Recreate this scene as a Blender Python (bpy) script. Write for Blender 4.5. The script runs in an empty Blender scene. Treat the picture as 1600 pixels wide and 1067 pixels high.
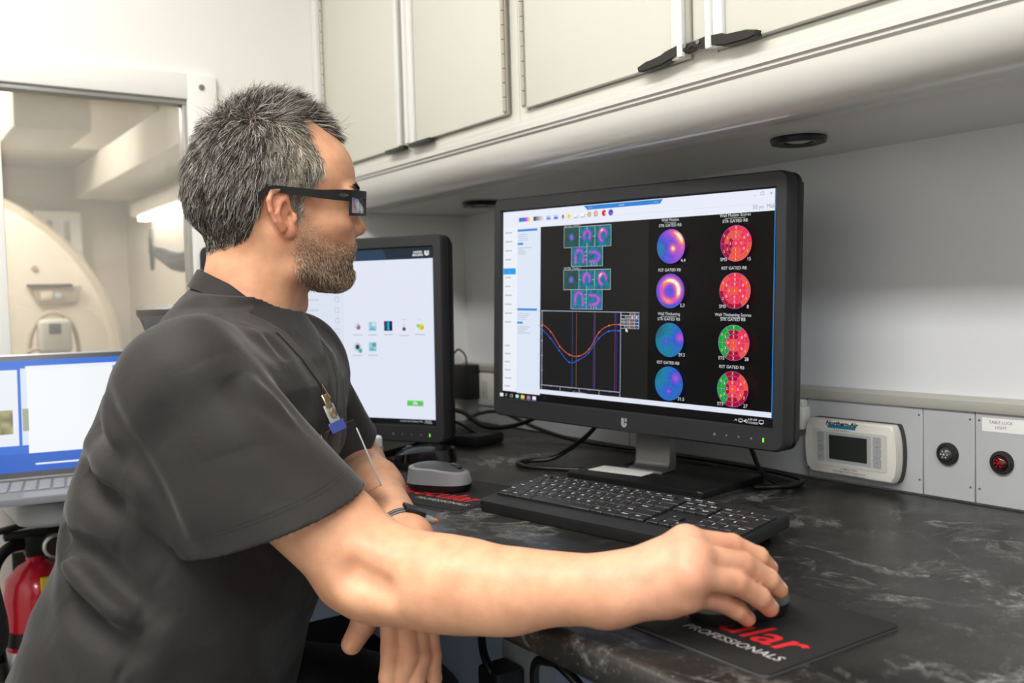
import bpy, bmesh, math, random
import numpy as np
from mathutils import Vector, Matrix, Euler

random.seed(7)
rng = np.random.default_rng(11)
SC = bpy.context.scene
COL = SC.collection

# ------------------------------------------------------------------ camera
# metres; z = 0 is the top of the counter, x runs along the back wall, y into it
cd = bpy.data.cameras.new('camera')
cd.sensor_fit = 'HORIZONTAL'
cd.sensor_width = 36.0
cd.lens = 33.3
cd.clip_start = 0.02
cd.dof.use_dof = True
cd.dof.focus_distance = 1.12
cd.dof.aperture_fstop = 6.0
cam = bpy.data.objects.new('camera', cd)
COL.objects.link(cam)
AZ, PITCH, ROLL = math.radians(34.8), math.atan(64 / 1480), math.atan(.028)
d0 = Vector((-math.cos(AZ), math.sin(AZ), 0)); r0 = Vector((math.sin(AZ), math.cos(AZ), 0)); u0 = Vector((0, 0, 1))
vd = d0 * math.cos(PITCH) - u0 * math.sin(PITCH); vu = u0 * math.cos(PITCH) + d0 * math.sin(PITCH)
cr, sr = math.cos(ROLL), math.sin(ROLL)
VR = cr * r0 - sr * vu; VU = cr * vu + sr * r0
mw = Matrix((VR, VU, -vd)).transposed().to_4x4()
mw.translation = Vector((0, 0, .288))
cam.matrix_world = mw
SC.camera = cam

# ------------------------------------------------------------------ colour management, world
SC.view_settings.view_transform = 'Standard'
SC.view_settings.look = 'None'
SC.view_settings.gamma = 1
SC.view_settings.use_curve_mapping = False
SC.view_settings.exposure = 0.0
wd = bpy.data.worlds.new('world'); SC.world = wd
wd.use_nodes = True
wd.node_tree.nodes['Background'].inputs[0].default_value = (.9, .95, 1, 1)
wd.node_tree.nodes['Background'].inputs[1].default_value = .3

# ------------------------------------------------------------------ the room's lamps: (x, y, z, size x, size y, watts, colour)
ROOM_LAMPS = [
    ('ceiling', -0.55, -0.25, 1.345, 1.2, .30, 26, (1, .965, .91)),
    ('ceiling', .55, -0.25, 1.345, .60, .30, 17, (.92, .96, 1)),
    ('ceiling', -1.45, .12, 1.345, .50, .25, 3, (1, .96, .90)),
]

def srgb(h):
    if isinstance(h, (tuple, list)):
        return tuple(h)[:3]
    h = h.lstrip('#')
    c = [int(h[i:i + 2], 16) / 255 for i in (0, 2, 4)]
    return tuple(x / 12.92 if x <= .04045 else ((x + .055) / 1.055) ** 2.4 for x in c)

# ------------------------------------------------------------------ materials
MATS = {}
def mat(name, color='#808080', rough=.5, metal=0., spec=.5, bump=None, vary=None, coat=0., trans=0., ior=1.45, emit=None, estr=0., sss=0.):
    """procedural principled material; bump=(scale,strength), vary=(scale,amount)"""
    if name in MATS:
        return MATS[name]
    m = bpy.data.materials.new(name); m.use_nodes = True
    nt = m.node_tree; b = nt.nodes['Principled BSDF']
    c = srgb(color) + (1,)
    b.inputs['Base Color'].default_value = c
    b.inputs['Roughness'].default_value = rough
    b.inputs['Metallic'].default_value = metal
    b.inputs['Specular IOR Level'].default_value = spec
    b.inputs['Coat Weight'].default_value = coat
    b.inputs['Transmission Weight'].default_value = trans
    b.inputs['IOR'].default_value = ior
    if emit is not None:
        b.inputs['Emission Color'].default_value = srgb(emit) + (1,)
        b.inputs['Emission Strength'].default_value = estr
    if sss:
        b.inputs['Subsurface Weight'].default_value = sss
        b.inputs['Subsurface Radius'].default_value = (1, .35, .2)
        b.inputs['Subsurface Scale'].default_value = .006
    tc = nt.nodes.new('ShaderNodeTexCoord')
    if vary:
        n = nt.nodes.new('ShaderNodeTexNoise'); n.inputs['Scale'].default_value = vary[0]; n.inputs['Detail'].default_value = 5
        nt.links.new(tc.outputs['Object'], n.inputs['Vector'])
        mx = nt.nodes.new('ShaderNodeMix'); mx.data_type = 'RGBA'
        a = vary[1]
        mx.inputs[6].default_value = tuple(x * (1 - a) for x in c[:3]) + (1,)
        mx.inputs[7].default_value = tuple(min(1, x * (1 + a)) for x in c[:3]) + (1,)
        nt.links.new(n.outputs['Fac'], mx.inputs[0]); nt.links.new(mx.outputs[2], b.inputs['Base Color'])
    if bump:
        n = nt.nodes.new('ShaderNodeTexNoise'); n.inputs['Scale'].default_value = bump[0]; n.inputs['Detail'].default_value = 3
        nt.links.new(tc.outputs['Object'], n.inputs['Vector'])
        bp = nt.nodes.new('ShaderNodeBump'); bp.inputs['Strength'].default_value = bump[1]; bp.inputs['Distance'].default_value = .002
        nt.links.new(n.outputs['Fac'], bp.inputs['Height']); nt.links.new(bp.outputs['Normal'], b.inputs['Normal'])
    MATS[name] = m
    return m

# ------------------------------------------------------------------ mesh helpers
class MB:
    """collects boxes, tubes, prisms, lathes ... and links them as one mesh object"""
    def __init__(self):
        self.bm = bmesh.new()
    def _mi(self, faces, mi):
        for f in faces:
            f.material_index = mi
    def box(self, lo, hi, bev=0., seg=2, M=None, mi=0):
        lo, hi = Vector(lo), Vector(hi)
        r = bmesh.ops.create_cube(self.bm, size=1)
        vs = r['verts']
        c, s = (lo + hi) / 2, hi - lo
        for v in vs:
            v.co = Vector((v.co.x * s.x, v.co.y * s.y, v.co.z * s.z)) + c
        fs = {f for v in vs for f in v.link_faces}
        self._mi(fs, mi)
        if bev > 0:
            es = list({e for v in vs for e in v.link_edges})
            rr = bmesh.ops.bevel(self.bm, geom=es, offset=bev, segments=seg, profile=.5, affect='EDGES')
            self._mi(rr['faces'], mi)
            vs = list({v for f in rr['faces'] for v in f.verts} | {v for v in vs if v.is_valid})
        if M is not None:
            bmesh.ops.transform(self.bm, matrix=M, verts=vs)
        return self
    def tube(self, pts, r, n=10, M=None, mi=0, close=False, cap=True):
        pts = [Vector(p) for p in pts]
        m = len(pts)
        rad = r if isinstance(r, (list, tuple)) else [r] * m
        rings = []
        prev = None
        for i, p in enumerate(pts):
            if close:
                t = pts[(i + 1) % m] - pts[i - 1]
            else:
                t = pts[min(i + 1, m - 1)] - pts[max(i - 1, 0)]
            t.normalize()
            if prev is None:
                a = Vector((0, 0, 1)) if abs(t.z) < .9 else Vector((1, 0, 0))
                x = t.cross(a).normalized()
            else:
                x = (prev - t * prev.dot(t)).normalized()
            prev = x
            y = t.cross(x)
            rings.append([self.bm.verts.new(p + (x * math.cos(k * 2 * math.pi / n) + y * math.sin(k * 2 * math.pi / n)) * rad[i]) for k in range(n)])
        fs = []
        rg = range(m) if close else range(m - 1)
        for i in rg:
            A, B = rings[i], rings[(i + 1) % m]
            for k in range(n):
                fs.append(self.bm.faces.new((A[k], A[(k + 1) % n], B[(k + 1) % n], B[k])))
        if cap and not close:
            fs.append(self.bm.faces.new(rings[0][::-1])); fs.append(self.bm.faces.new(rings[-1]))
        self._mi(fs, mi)
        if M is not None:
            bmesh.ops.transform(self.bm, matrix=M, verts=[v for r_ in rings for v in r_])
        return self
    def lathe(self, prof, n=32, M=None, mi=0):
        """prof: (radius, height) about +z"""
        rings = []
        for r_, z in prof:
            rings.append([self.bm.verts.new((max(r_, 1e-5) * math.cos(k * 2 * math.pi / n), max(r_, 1e-5) * math.sin(k * 2 * math.pi / n), z)) for k in range(n)])
        fs = []
        for A, B in zip(rings, rings[1:]):
            for k in range(n):
                fs.append(self.bm.faces.new((A[k], A[(k + 1) % n], B[(k + 1) % n], B[k])))
        fs.append(self.bm.faces.new(rings[0][::-1])); fs.append(self.bm.faces.new(rings[-1]))
        self._mi(fs, mi)
        if M is not None:
            bmesh.ops.transform(self.bm, matrix=M, verts=[v for r_ in rings for v in r_])
        return self
    def prism(self, poly, z0, z1, bev=0., seg=2, M=None, mi=0):
        """2D polygon (x, y) raised from z0 to z1"""
        a = [self.bm.verts.new((p[0], p[1], z0)) for p in poly]
        b = [self.bm.verts.new((p[0], p[1], z1)) for p in poly]
        n = len(poly)
        fs = [self.bm.faces.new(a[::-1]), self.bm.faces.new(b)]
        top = fs[1]
        for k in range(n):
            fs.append(self.bm.faces.new((a[k], a[(k + 1) % n], b[(k + 1) % n], b[k])))
        self._mi(fs, mi)
        vs = a + b
        if bev > 0:
            es = list(top.edges) + list(fs[0].edges)
            rr = bmesh.ops.bevel(self.bm, geom=es, offset=bev, segments=seg, profile=.5, affect='EDGES')
            self._mi(rr['faces'], mi)
            vs = list({v for f in rr['faces'] for v in f.verts} | {v for v in vs if v.is_valid})
        if M is not None:
            bmesh.ops.transform(self.bm, matrix=M, verts=vs)
        return self
    def raw(self, verts, faces, M=None, mi=0):
        vs = [self.bm.verts.new(M @ Vector(v) if M is not None else v) for v in verts]
        self._mi([self.bm.faces.new([vs[i] for i in f]) for f in faces], mi)
        return self
    def build(self, name, mats, parent=None, smooth=True, M=None):
        bmesh.ops.recalc_face_normals(self.bm, faces=self.bm.faces)
        me = bpy.data.meshes.new(name)
        self.bm.to_mesh(me); self.bm.free()
        if M is not None:
            me.transform(M)
        return link_mesh(name, me, mats, parent, smooth)

def link_mesh(name, me, mats, parent=None, smooth=True):
    for m in (mats if isinstance(mats, (list, tuple)) else [mats]):
        me.materials.append(m)
    if smooth:
        me.shade_smooth()
        try:
            me.set_sharp_from_angle(angle=math.radians(40))
        except Exception:
            pass
    o = bpy.data.objects.new(name, me)
    COL.objects.link(o)
    if parent is not None:
        o.parent = parent
        o.matrix_parent_inverse = parent.matrix_world.inverted() if False else Matrix.Identity(4)
    return o

def tag(o, label=None, cat=None, group=None, kind=None):
    if label: o['label'] = label
    if cat: o['category'] = cat
    if group: o['group'] = group
    if kind: o['kind'] = kind
    return o

def thing(name, label, cat, loc=(0, 0, 0), group=None):
    o = bpy.data.objects.new(name, None); COL.objects.link(o)
    o.empty_display_size = .05
    o.location = loc
    return tag(o, label, cat, group)

def T(x, y, z): return Matrix.Translation((x, y, z))
def RX(a): return Matrix.Rotation(a, 4, 'X')
def RY(a): return Matrix.Rotation(a, 4, 'Y')
def RZ(a): return Matrix.Rotation(a, 4, 'Z')

def text_geom(body, size, italic=0., align='CENTER', weight=0.):
    """triangulated flat lettering in the xy plane: (verts, faces)"""
    cu = bpy.data.curves.new('lettering', 'FONT')
    cu.body = body; cu.size = size; cu.align_x = align; cu.align_y = 'CENTER'
    cu.shear = italic; cu.resolution_u = 3; cu.offset = weight
    o = bpy.data.objects.new('lettering', cu); COL.objects.link(o)
    dg = bpy.context.evaluated_depsgraph_get()
    me = o.evaluated_get(dg).to_mesh()
    vs = [tuple(v.co) for v in me.vertices]; fs = [tuple(p.vertices) for p in me.polygons]
    o.evaluated_get(dg).to_mesh_clear()
    bpy.data.objects.remove(o); bpy.data.curves.remove(cu)
    return vs, fs

def rrect(w, h, r, n=6, cx=0., cy=0.):
    pts = []
    for (sx, sy, a0) in ((1, 1, 0), (-1, 1, 90), (-1, -1, 180), (1, -1, 270)):
        for k in range(n + 1):
            a = math.radians(a0 + 90 * k / n)
            pts.append((cx + sx * (w / 2 - r) + r * math.cos(a), cy + sy * (h / 2 - r) + r * math.sin(a)))
    return pts

def smooth_path(pts, k=8):
    """Catmull-Rom through points"""
    P = [np.array(p, float) for p in pts]
    P = [2 * P[0] - P[1]] + P + [2 * P[-1] - P[-2]]
    out = []
    for i in range(1, len(P) - 2):
        for j in range(k):
            t = j / k
            out.append(.5 * ((2 * P[i]) + (-P[i - 1] + P[i + 1]) * t + (2 * P[i - 1] - 5 * P[i] + 4 * P[i + 1] - P[i + 2]) * t * t + (-P[i - 1] + 3 * P[i] - 3 * P[i + 1] + P[i + 2]) * t ** 3))
    out.append(P[-2])
    return [tuple(p) for p in out]
# ------------------------------------------------------------------ the room
XW, YW, ZF, ZC = -1.955, 1.2252, -.75, 1.36       # cross wall, back wall, floor, ceiling
XE, YS = 1.25, -1.15
M_white = mat('wall_white_paint', '#efeeea', .45, bump=(60, .02))
M_wallb = mat('wall_white_laminate', '#dfe1e5', .26, bump=(40, .015))
M_floor = mat('floor_vinyl', '#7d7f80', .4, vary=(30, .2))
M_ceil = mat('ceiling_panel', '#f2f1ed', .6)
M_alu = mat('brushed_aluminium', '#c9c9c6', .35, .9)
M_grey_metal = mat('grey_painted_metal', '#b9bbbe', .4, .0, vary=(25, .03))
M_black = mat('black_plastic', '#1b1b1c', .45)
M_dkgrey = mat('dark_grey_plastic', '#2c2c2e', .5)
M_white_plastic = mat('white_plastic', '#e6e5e0', .35)

def structure(o, kind='structure'):
    o['kind'] = kind
    return o

t_ = .06
structure(MB().box((-5.4, YS, ZF - .05), (XE, YW, ZF)).build('floor', M_floor, smooth=False))
structure(MB().box((-5.4, YS, ZC), (XE, YW, ZC + .05)).build('ceiling', M_ceil, smooth=False))
structure(MB().box((XW, YW, ZF - .05), (XE, YW + t_, ZC + .05)).build('wall_back', M_wallb, smooth=False))
structure(MB().box((XE, YS, ZF - .05), (XE + t_, YW + t_, ZC + .05)).build('wall_right', M_white, smooth=False))
structure(MB().box((-5.4, YS - t_, ZF - .05), (XE + t_, YS, ZC + .05)).build('wall_front', M_white, smooth=False))
# cross wall with the viewing window
wy0, wy1, wz0, wz1 = -.62, .575, .17, .712
wl = MB()
wl.box((XW - t_, YS, ZF), (XW, wy0, ZC)); wl.box((XW - t_, wy1, ZF), (XW, YW, ZC))
wl.box((XW - t_, wy0, ZF), (XW, wy1, wz0)); wl.box((XW - t_, wy0, wz1), (XW, wy1, ZC))
structure(wl.build('wall_left', M_white, smooth=False))
# window: white outer frame, a post at its left, grey inner lip standing for a shadow line, pane
fr = MB()
f0 = .014
fr.box((XW, wy1 - .002, wz0 - .05), (XW + f0, wy1 + .058, wz1 + .05), .003)
fr.box((XW, wy0 - .058, wz0 - .05), (XW + f0, wy0 + .002, wz1 + .05), .003)
fr.box((XW, wy0, wz1 - .002), (XW + f0, wy1, wz1 + .05), .003)
fr.box((XW, wy0, wz0 - .05), (XW + f0, wy1, wz0 + .002), .003)
fr.box((XW - t_, .165, wz0), (XW + f0 - .001, .236, wz1), .003)
win = structure(fr.build('window_1', mat('window_frame_white', '#f1f0ec', .35)))
li = MB()
li.box((XW - .03, .236, wz1 - .012), (XW + .004, wy1, wz1), .002)
li.box((XW - .03, wy1 - .010, wz0), (XW + .004, wy1, wz1 - .012), .002)
li.box((XW - .03, wy0, wz1 - .012), (XW + .004, .165, wz1), .002)
li.build('window_lip', mat('lip_shadow_grey', '#a9a8a2', .4, .4), win)
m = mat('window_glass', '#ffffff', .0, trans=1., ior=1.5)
_nt = m.node_tree; _d = _nt.nodes.new('ShaderNodeBsdfDiffuse'); _d.inputs[0].default_value = (.9, .89, .86, 1)      # pale haze: reflections on the pane put into its colour
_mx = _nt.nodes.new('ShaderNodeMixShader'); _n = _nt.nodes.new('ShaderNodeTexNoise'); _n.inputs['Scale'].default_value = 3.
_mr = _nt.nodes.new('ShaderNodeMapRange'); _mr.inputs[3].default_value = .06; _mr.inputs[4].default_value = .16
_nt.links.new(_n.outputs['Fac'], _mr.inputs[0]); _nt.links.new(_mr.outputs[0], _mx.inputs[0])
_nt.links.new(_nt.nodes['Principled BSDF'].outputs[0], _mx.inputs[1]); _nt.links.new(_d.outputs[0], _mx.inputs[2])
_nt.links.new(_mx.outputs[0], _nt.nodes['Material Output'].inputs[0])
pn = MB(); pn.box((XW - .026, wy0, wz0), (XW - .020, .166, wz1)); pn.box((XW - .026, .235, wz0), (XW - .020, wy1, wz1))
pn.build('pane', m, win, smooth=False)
sc_ = MB(); sc_.lathe([(.0, .0), (.006, .0), (.0055, .003), (.0, .004)], 14, T(XW + f0, .602, wz1 + .024) @ RY(math.pi / 2))
sc_.build('screw', mat('screw_steel', '#8d8d8a', .35, .8), win)

# grey service raceway along the foot of the back wall, three cover panels, rail on top
rw = thing('service_raceway', 'grey metal service raceway along the back wall above the black counter', 'raceway', (0, YW, 0))
ry = YW - .012
seams = [-1.955, -1.36, -.925 - .02, -.7515, -.677, -.25, .3, 1.25]
for a, b in zip(seams, seams[1:]):
    MB().box((a + .0006, -.012, .002), (b - .0006, 0, .124), .0008, 1).build('cover_panel', M_grey_metal, rw)
MB().prism([(0, .124), (-.016, .124), (-.018, .128), (-.018, .138), (-.012, .143), (0, .143)], XW, XE, M=Matrix(((0, 0, 1, 0), (1, 0, 0, 0), (0, 1, 0, 0), (0, 0, 0, 1)))).build('top_rail', mat('rail_grey', '#b4b3ac', .4), rw)
for x in (-.757, -.6835, -.671):
    for z in (.022, .113):
        MB().lathe([(0, 0), (.0016, 0), (.001, .001), (0, .001)], 10, T(x, -.012, z) @ RX(math.pi / 2)).build('screw', mat('screw_steel'), rw)

# counter: black soapstone laminate with pale veins and rolled front edge
def counter_material():
    m = bpy.data.materials.new('black_soapstone'); m.use_nodes = True
    nt = m.node_tree; N, L = nt.nodes, nt.links
    b = N['Principled BSDF']; tc = N.new('ShaderNodeTexCoord')
    def noise(sc, det, rough=.6, dist=0., rot=0., stretch=(1, 1, 1)):
        mp = N.new('ShaderNodeMapping'); mp.inputs['Rotation'].default_value = (0, 0, rot); mp.inputs['Scale'].default_value = stretch
        n = N.new('ShaderNodeTexNoise'); n.inputs['Scale'].default_value = sc; n.inputs['Detail'].default_value = det
        n.inputs['Roughness'].default_value = rough; n.inputs['Distortion'].default_value = dist
        L.new(tc.outputs['Object'], mp.inputs[0]); L.new(mp.outputs[0], n.inputs['Vector'])
        return n.outputs['Fac']
    def ramp(f, *st):
        r = N.new('ShaderNodeValToRGB'); e = r.color_ramp.elements
        e[0].position, e[0].color = st[0][0], (st[0][1],) * 3 + (1,)
        e[1].position, e[1].color = st[1][0], (st[1][1],) * 3 + (1,)
        for p, v in st[2:]:
            q = e.new(p); q.color = (v,) * 3 + (1,)
        L.new(f, r.inputs[0]); return r.outputs[0]
    def mth(op, a, b_):
        n = N.new('ShaderNodeMath'); n.operation = op
        for k, x in enumerate((a, b_)):
            if isinstance(x, (int, float)): n.inputs[k].default_value = x
            else: L.new(x, n.inputs[k])
        return n.outputs[0]
    vein = ramp(noise(2.6, 9, .62, .9, .5, (1, 1.5, 1)), (.478, 0), (.5, 1), (.522, 0))
    vein2 = ramp(noise(5.2, 8, .65, .7, 1.2, (1.6, .8, 1)), (.488, 0), (.5, 1), (.512, 0))
    brk = ramp(noise(6, 6, .7), (.46, 0), (.62, 1))
    grit = ramp(noise(170, 4, .8), (.47, 0), (.62, 1))
    v = mth('MULTIPLY', mth('MULTIPLY', mth('MAXIMUM', vein, mth('MULTIPLY', vein2, .6)), brk), mth('ADD', mth('MULTIPLY', grit, .75), .30))
    fleck = ramp(noise(330, 2, .6), (.655, 0), (.70, .25))
    cloud = ramp(noise(4.5, 6, .6, .5), (.40, 0), (.8, 1))
    base = N.new('ShaderNodeMix'); base.data_type = 'RGBA'
    base.inputs[6].default_value = srgb('#161514') + (1,); base.inputs[7].default_value = srgb('#383633') + (1,)
    L.new(cloud, base.inputs[0])
    mx = N.new('ShaderNodeMix'); mx.data_type = 'RGBA'
    L.new(mth('MAXIMUM', v, fleck), mx.inputs[0]); L.new(base.outputs[2], mx.inputs[6]); mx.inputs[7].default_value = srgb('#a9aaa6') + (1,)
    L.new(mx.outputs[2], b.inputs['Base Color'])
    r = ramp(noise(9, 5, .6), (.3, .27), (.7, .42)); L.new(r, b.inputs['Roughness'])
    bp = N.new('ShaderNodeBump'); bp.inputs['Strength'].default_value = .06; bp.inputs['Distance'].default_value = .001
    L.new(noise(240, 3), bp.inputs['Height']); L.new(bp.outputs['Normal'], b.inputs['Normal'])
    return m
prof = [(YW - .0121, 0), (.502, 0)] + [(.502 - .012 * math.sin(a), -.012 + .012 * math.cos(a)) for a in np.linspace(.2, math.pi / 2, 6)] \
    + [(.490 + .008 * (1 - math.cos(a)), -.026 - .008 * math.sin(a)) for a in np.linspace(0, math.pi / 2, 4)] + [(YW - .0121, -.034)]
cm = MB().prism([(p[0], p[1]) for p in prof], XW + .001, XE - .001, M=Matrix(((0, 0, 1, 0), (1, 0, 0, 0), (0, 1, 0, 0), (0, 0, 0, 1))))
tag(cm.build('countertop', counter_material()), 'black stone-look countertop with pale veins running along the back wall', 'countertop')
structure(MB().box((XW, .80, ZF), (XE, .815, -.0345)).build('added_lower_panel', mat('panel_bluish_light', '#a9bcdb', .5, vary=(8, .05)), smooth=False))  # added panel, set forward to catch light; bluish light put into its colour
# support bracket below the counter and a closed base cabinet to the right
bs = thing('counter_support', 'grey support panel standing under the front of the black counter at right', 'support', (0, .64, ZF))
MB().box((-.30, -.10, 0), (-.27, .155, -ZF - .034), .002).build('panel', M_grey_metal, bs)
MB().box((-.36, -.10, 0), (-.21, .155, .02), .002).build('foot', M_grey_metal, bs)

# ------------------------------------------------------------------ overhead cabinets
ZS, YF = .494, .872           # soffit, door-frame plane
M_cab = mat('cabinet_cream_laminate', '#dad9cf', .3)
M_door = mat('cabinet_door_laminate', '#d9d8cd', .28)
M_trimw = mat('white_extrusion', '#e9e9e6', .3, .0)
M_hinge = mat('hinge_steel', '#b9b4a8', .4, .5)
M_gap = mat('dark_gap', '#14140f', .8)
# soffit + rolled light valance as one long extrusion
arc = [(.927 - .05 * math.sin(a), ZS + .05 - .05 * math.cos(a)) for a in np.linspace(0, math.pi / 2, 12)]
pf = [(YW, ZS), (.99, ZS), (.985, ZS + .0016), (.94, ZS + .0016)] + [(y, z) for y, z in arc] + [(YF + .001, ZS + .053), (YF + .001, ZS + .056), (YF - .003, ZS + .058), (YF - .003, ZS + .066), (YF, ZS + .068), (YF, ZS + .074), (YW, ZS + .074)]
va = MB().prism(pf, XW + .001, XE - .001, M=Matrix(((0, 0, 1, 0), (1, 0, 0, 0), (0, 1, 0, 0), (0, 0, 0, 1))))
tag(va.build('cabinet_valance', mat('glossy_white_valance', '#d4d3cd', .14, coat=.4)), 'long glossy white rolled valance along the bottom of the overhead cabinets', 'valance')
ZB, ZT = ZS + .074, ZC - .001
def cabinet(x0, x1, doors, label, stiles):
    c = thing('overhead_cabinet', label, 'cabinet', (x0, YF, ZB), 'overhead cabinets on the back wall')
    c.location = (0, 0, 0)
    b = MB()
    b.box((x0, YF + .004, ZB), (x1, YW, ZT))
    b.box((x0, YF, ZB), (x1, YF + .004, ZB + .012))
    for a, e in stiles:
        b.box((a, YF, ZB + .012), (e, YF + .004, ZT))
    b.build('carcass', M_cab, c, smooth=False)
    for (a, e, hinge, edge) in doors:
        d = MB().box((a, YF - .010, ZB + .014), (e, YF + .002, ZT - .03), .002).build('door', M_door, c)
        hx = e + .003 if hinge > 0 else a - .003
        hm = MB()
        k = 0; z = ZB + .018
        while z < ZT - .04:
            hm.tube([(hx, YF - .012, z), (hx, YF - .012, z + .021)], .0032, 8); z += .0225
        hm.box((hx - .006, YF - .0102, ZB + .016), (hx + .006, YF - .0085, ZT - .04))
        hm.build('hinge', M_hinge, d)
        # pull extrusion on the latch side
        px_ = a if hinge > 0 else e
        s = 1 if hinge > 0 else -1
        pl = MB()
        pl.box((min(px_, px_ + s * .020), YF - .017, ZB + .013), (max(px_, px_ + s * .020), YF - .0095, ZT - .03), .0025)
        pl.box((min(px_ - s * .004, px_ + s * .006), YF - .022, ZB + .013), (max(px_ - s * .004, px_ + s * .006), YF - .0145, ZT - .03), .0025)
        pl.build('pull', M_trimw, d)
    return c
cA = cabinet(-1.9545, -1.2155, [(-1.925, -1.575, -1, 0), (-1.548, -1.243, 1, 0)], 'white overhead cabinet above the man, two doors meeting at bright pull strips', [(-1.9545, -1.935), (-1.5735, -1.5495), (-1.236, -1.2155)])
cB = cabinet(-1.2145, -.46, [(-1.186, -.845, -1, 0), (-.80, -.475, 1, 0)], 'white overhead cabinet above the large monitor, black latch levers below its doors', [(-1.2145, -1.193), (-.842, -.803), (-.47, -.46)])
# black latch levers
def lever(x0, s, parent, lab):
    l = MB()
    pts = [(0, 0), (.016, .004), (.045, .004), (.052, .009), (.075, .011), (.098, .010), (.1005, .004), (.094, .001), (.072, .001), (.060, -.004), (.046, -.007), (.012, -.008), (.002, -.006)]
    poly = [(x0 + s * p[0], p[1]) for p in pts]
    l.prism(poly if s > 0 else poly[::-1], 0, .014, .0015, 1, M=Matrix(((1, 0, 0, 0), (0, 0, -1, YF - .006), (0, 1, 0, ZB + .018), (0, 0, 0, 1))))
    o = l.build('latch_lever', mat('latch_black', '#26261f', .4), parent)
    r = MB().lathe([(0, 0), (.003, 0), (.003, .0012), (0, .0015)], 12, T(x0 + s * .088, YF - .0205, ZB + .025) @ RX(math.pi / 2)).build('rivet', mat('screw_steel'), o)
    o['label'] = lab
lever(-.925, 1, cB, 'black latch lever')
lever(-.727, -1, cB, 'black latch lever')
for x0, s in ((-1.64, 1), (-1.47, -1)):
    l = MB().box((min(x0, x0 + s * .075), YF - .018, ZB + .006), (max(x0, x0 + s * .075), YF - .006, ZB + .014), .002)
    l.build('latch_lever', mat('latch_black'), cA)['label'] = 'black latch lever'
MB().box((XW, YF - .024, ZB + .004), (XW + .022, YF + .004, ZC), .004).build('trim_1', M_trimw)['kind'] = 'structure'

# puck lights under the soffit (switched off)
def puck(x, y, label):
    p = thing('puck_light', label, 'light', (x, y, ZS), 'puck lights under the cabinets')
    MB().lathe([(.0, 0), (.036, 0), (.037, -.003), (.035, -.008), (.031, -.009), (.019, -.0065), (.0185, -.004), (0, -.004)], 40).build('housing', mat('puck_black', '#17171a', .35), p)
    MB().lathe([(0, -.0041), (.0185, -.0041), (.012, -.0062), (0, -.0068)], 32).build('lens', mat('puck_lens', '#c9c8c2', .3), p)
puck(-.823, 1.046, 'round black puck light under the cabinet, right above the large monitor')
puck(-1.661, 1.083, 'round black puck light under the cabinet, left of the large monitor top')

# ceiling lamps of the room
for i, (nm, x, y, z, sx, sy, w, c) in enumerate(ROOM_LAMPS):
    lt = thing('ceiling_light', ('long flat ceiling light panel behind the man towards the camera', 'flat ceiling light panel farthest right behind the camera', 'small flat ceiling light panel above the man')[i], 'light', (x, y, z), 'ceiling light panels')
    fm = MB(); e = .02
    fm.box((-sx / 2 - e, -sy / 2 - e, -.012), (sx / 2 + e, -sy / 2, .012), .002); fm.box((-sx / 2 - e, sy / 2, -.012), (sx / 2 + e, sy / 2 + e, .012), .002)
    fm.box((-sx / 2 - e, -sy / 2, -.012), (-sx / 2, sy / 2, .012), .002); fm.box((sx / 2, -sy / 2, -.012), (sx / 2 + e, sy / 2, .012), .002)
    fm.build('frame', M_alu, lt)
    MB().box((-sx / 2, -sy / 2, -.004), (sx / 2, sy / 2, .010)).build('diffuser', mat('lit_diffuser', '#ffffff', .6, emit=(1, .95, .88), estr=4), lt, smooth=False)
    ld = bpy.data.lights.new('lamp', 'AREA'); ld.shape = 'RECTANGLE'; ld.size = sx * .96; ld.size_y = sy * .96
    ld.energy = w; ld.color = c
    lo = bpy.data.objects.new('lamp', ld); COL.objects.link(lo); lo.parent = lt; lo.location = (0, 0, -.014)
# ------------------------------------------------------------------ scanner room seen through the window
XB = -5.35
M_beige = mat('beige_wall_panel', '#d9d1c2', .5, vary=(3, .04))
structure(MB().box((XB - t_, YS, ZF), (XB, YW + t_, ZC)).build('wall_far', M_beige, smooth=False))
structure(MB().box((XB, YW, ZF), (XW, YW + t_, ZC)).build('wall_far_side', mat('pale_far_panel', '#dcd5c6', .45), smooth=False))
# lowered ceiling box; beam and duct built partly from cabinet reflections in the glass
MB().box((-3.95, .46, .90), (-3.47, .70, ZC), .01).build('trim_2', mat('soffit_beige', '#cfc8b8', .5))['kind'] = 'structure'
MB().box((-5.3, -.6, 1.02), (-4.6, 1.22, ZC), .01).build('trim_3', mat('soffit_beige'))['kind'] = 'structure'
MB().box((-5.2, .95, .86), (-2.1, 1.22, 1.02), .01).build('trim_4', mat('far_room_white', '#e7e2d6', .45))['kind'] = 'structure'
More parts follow.
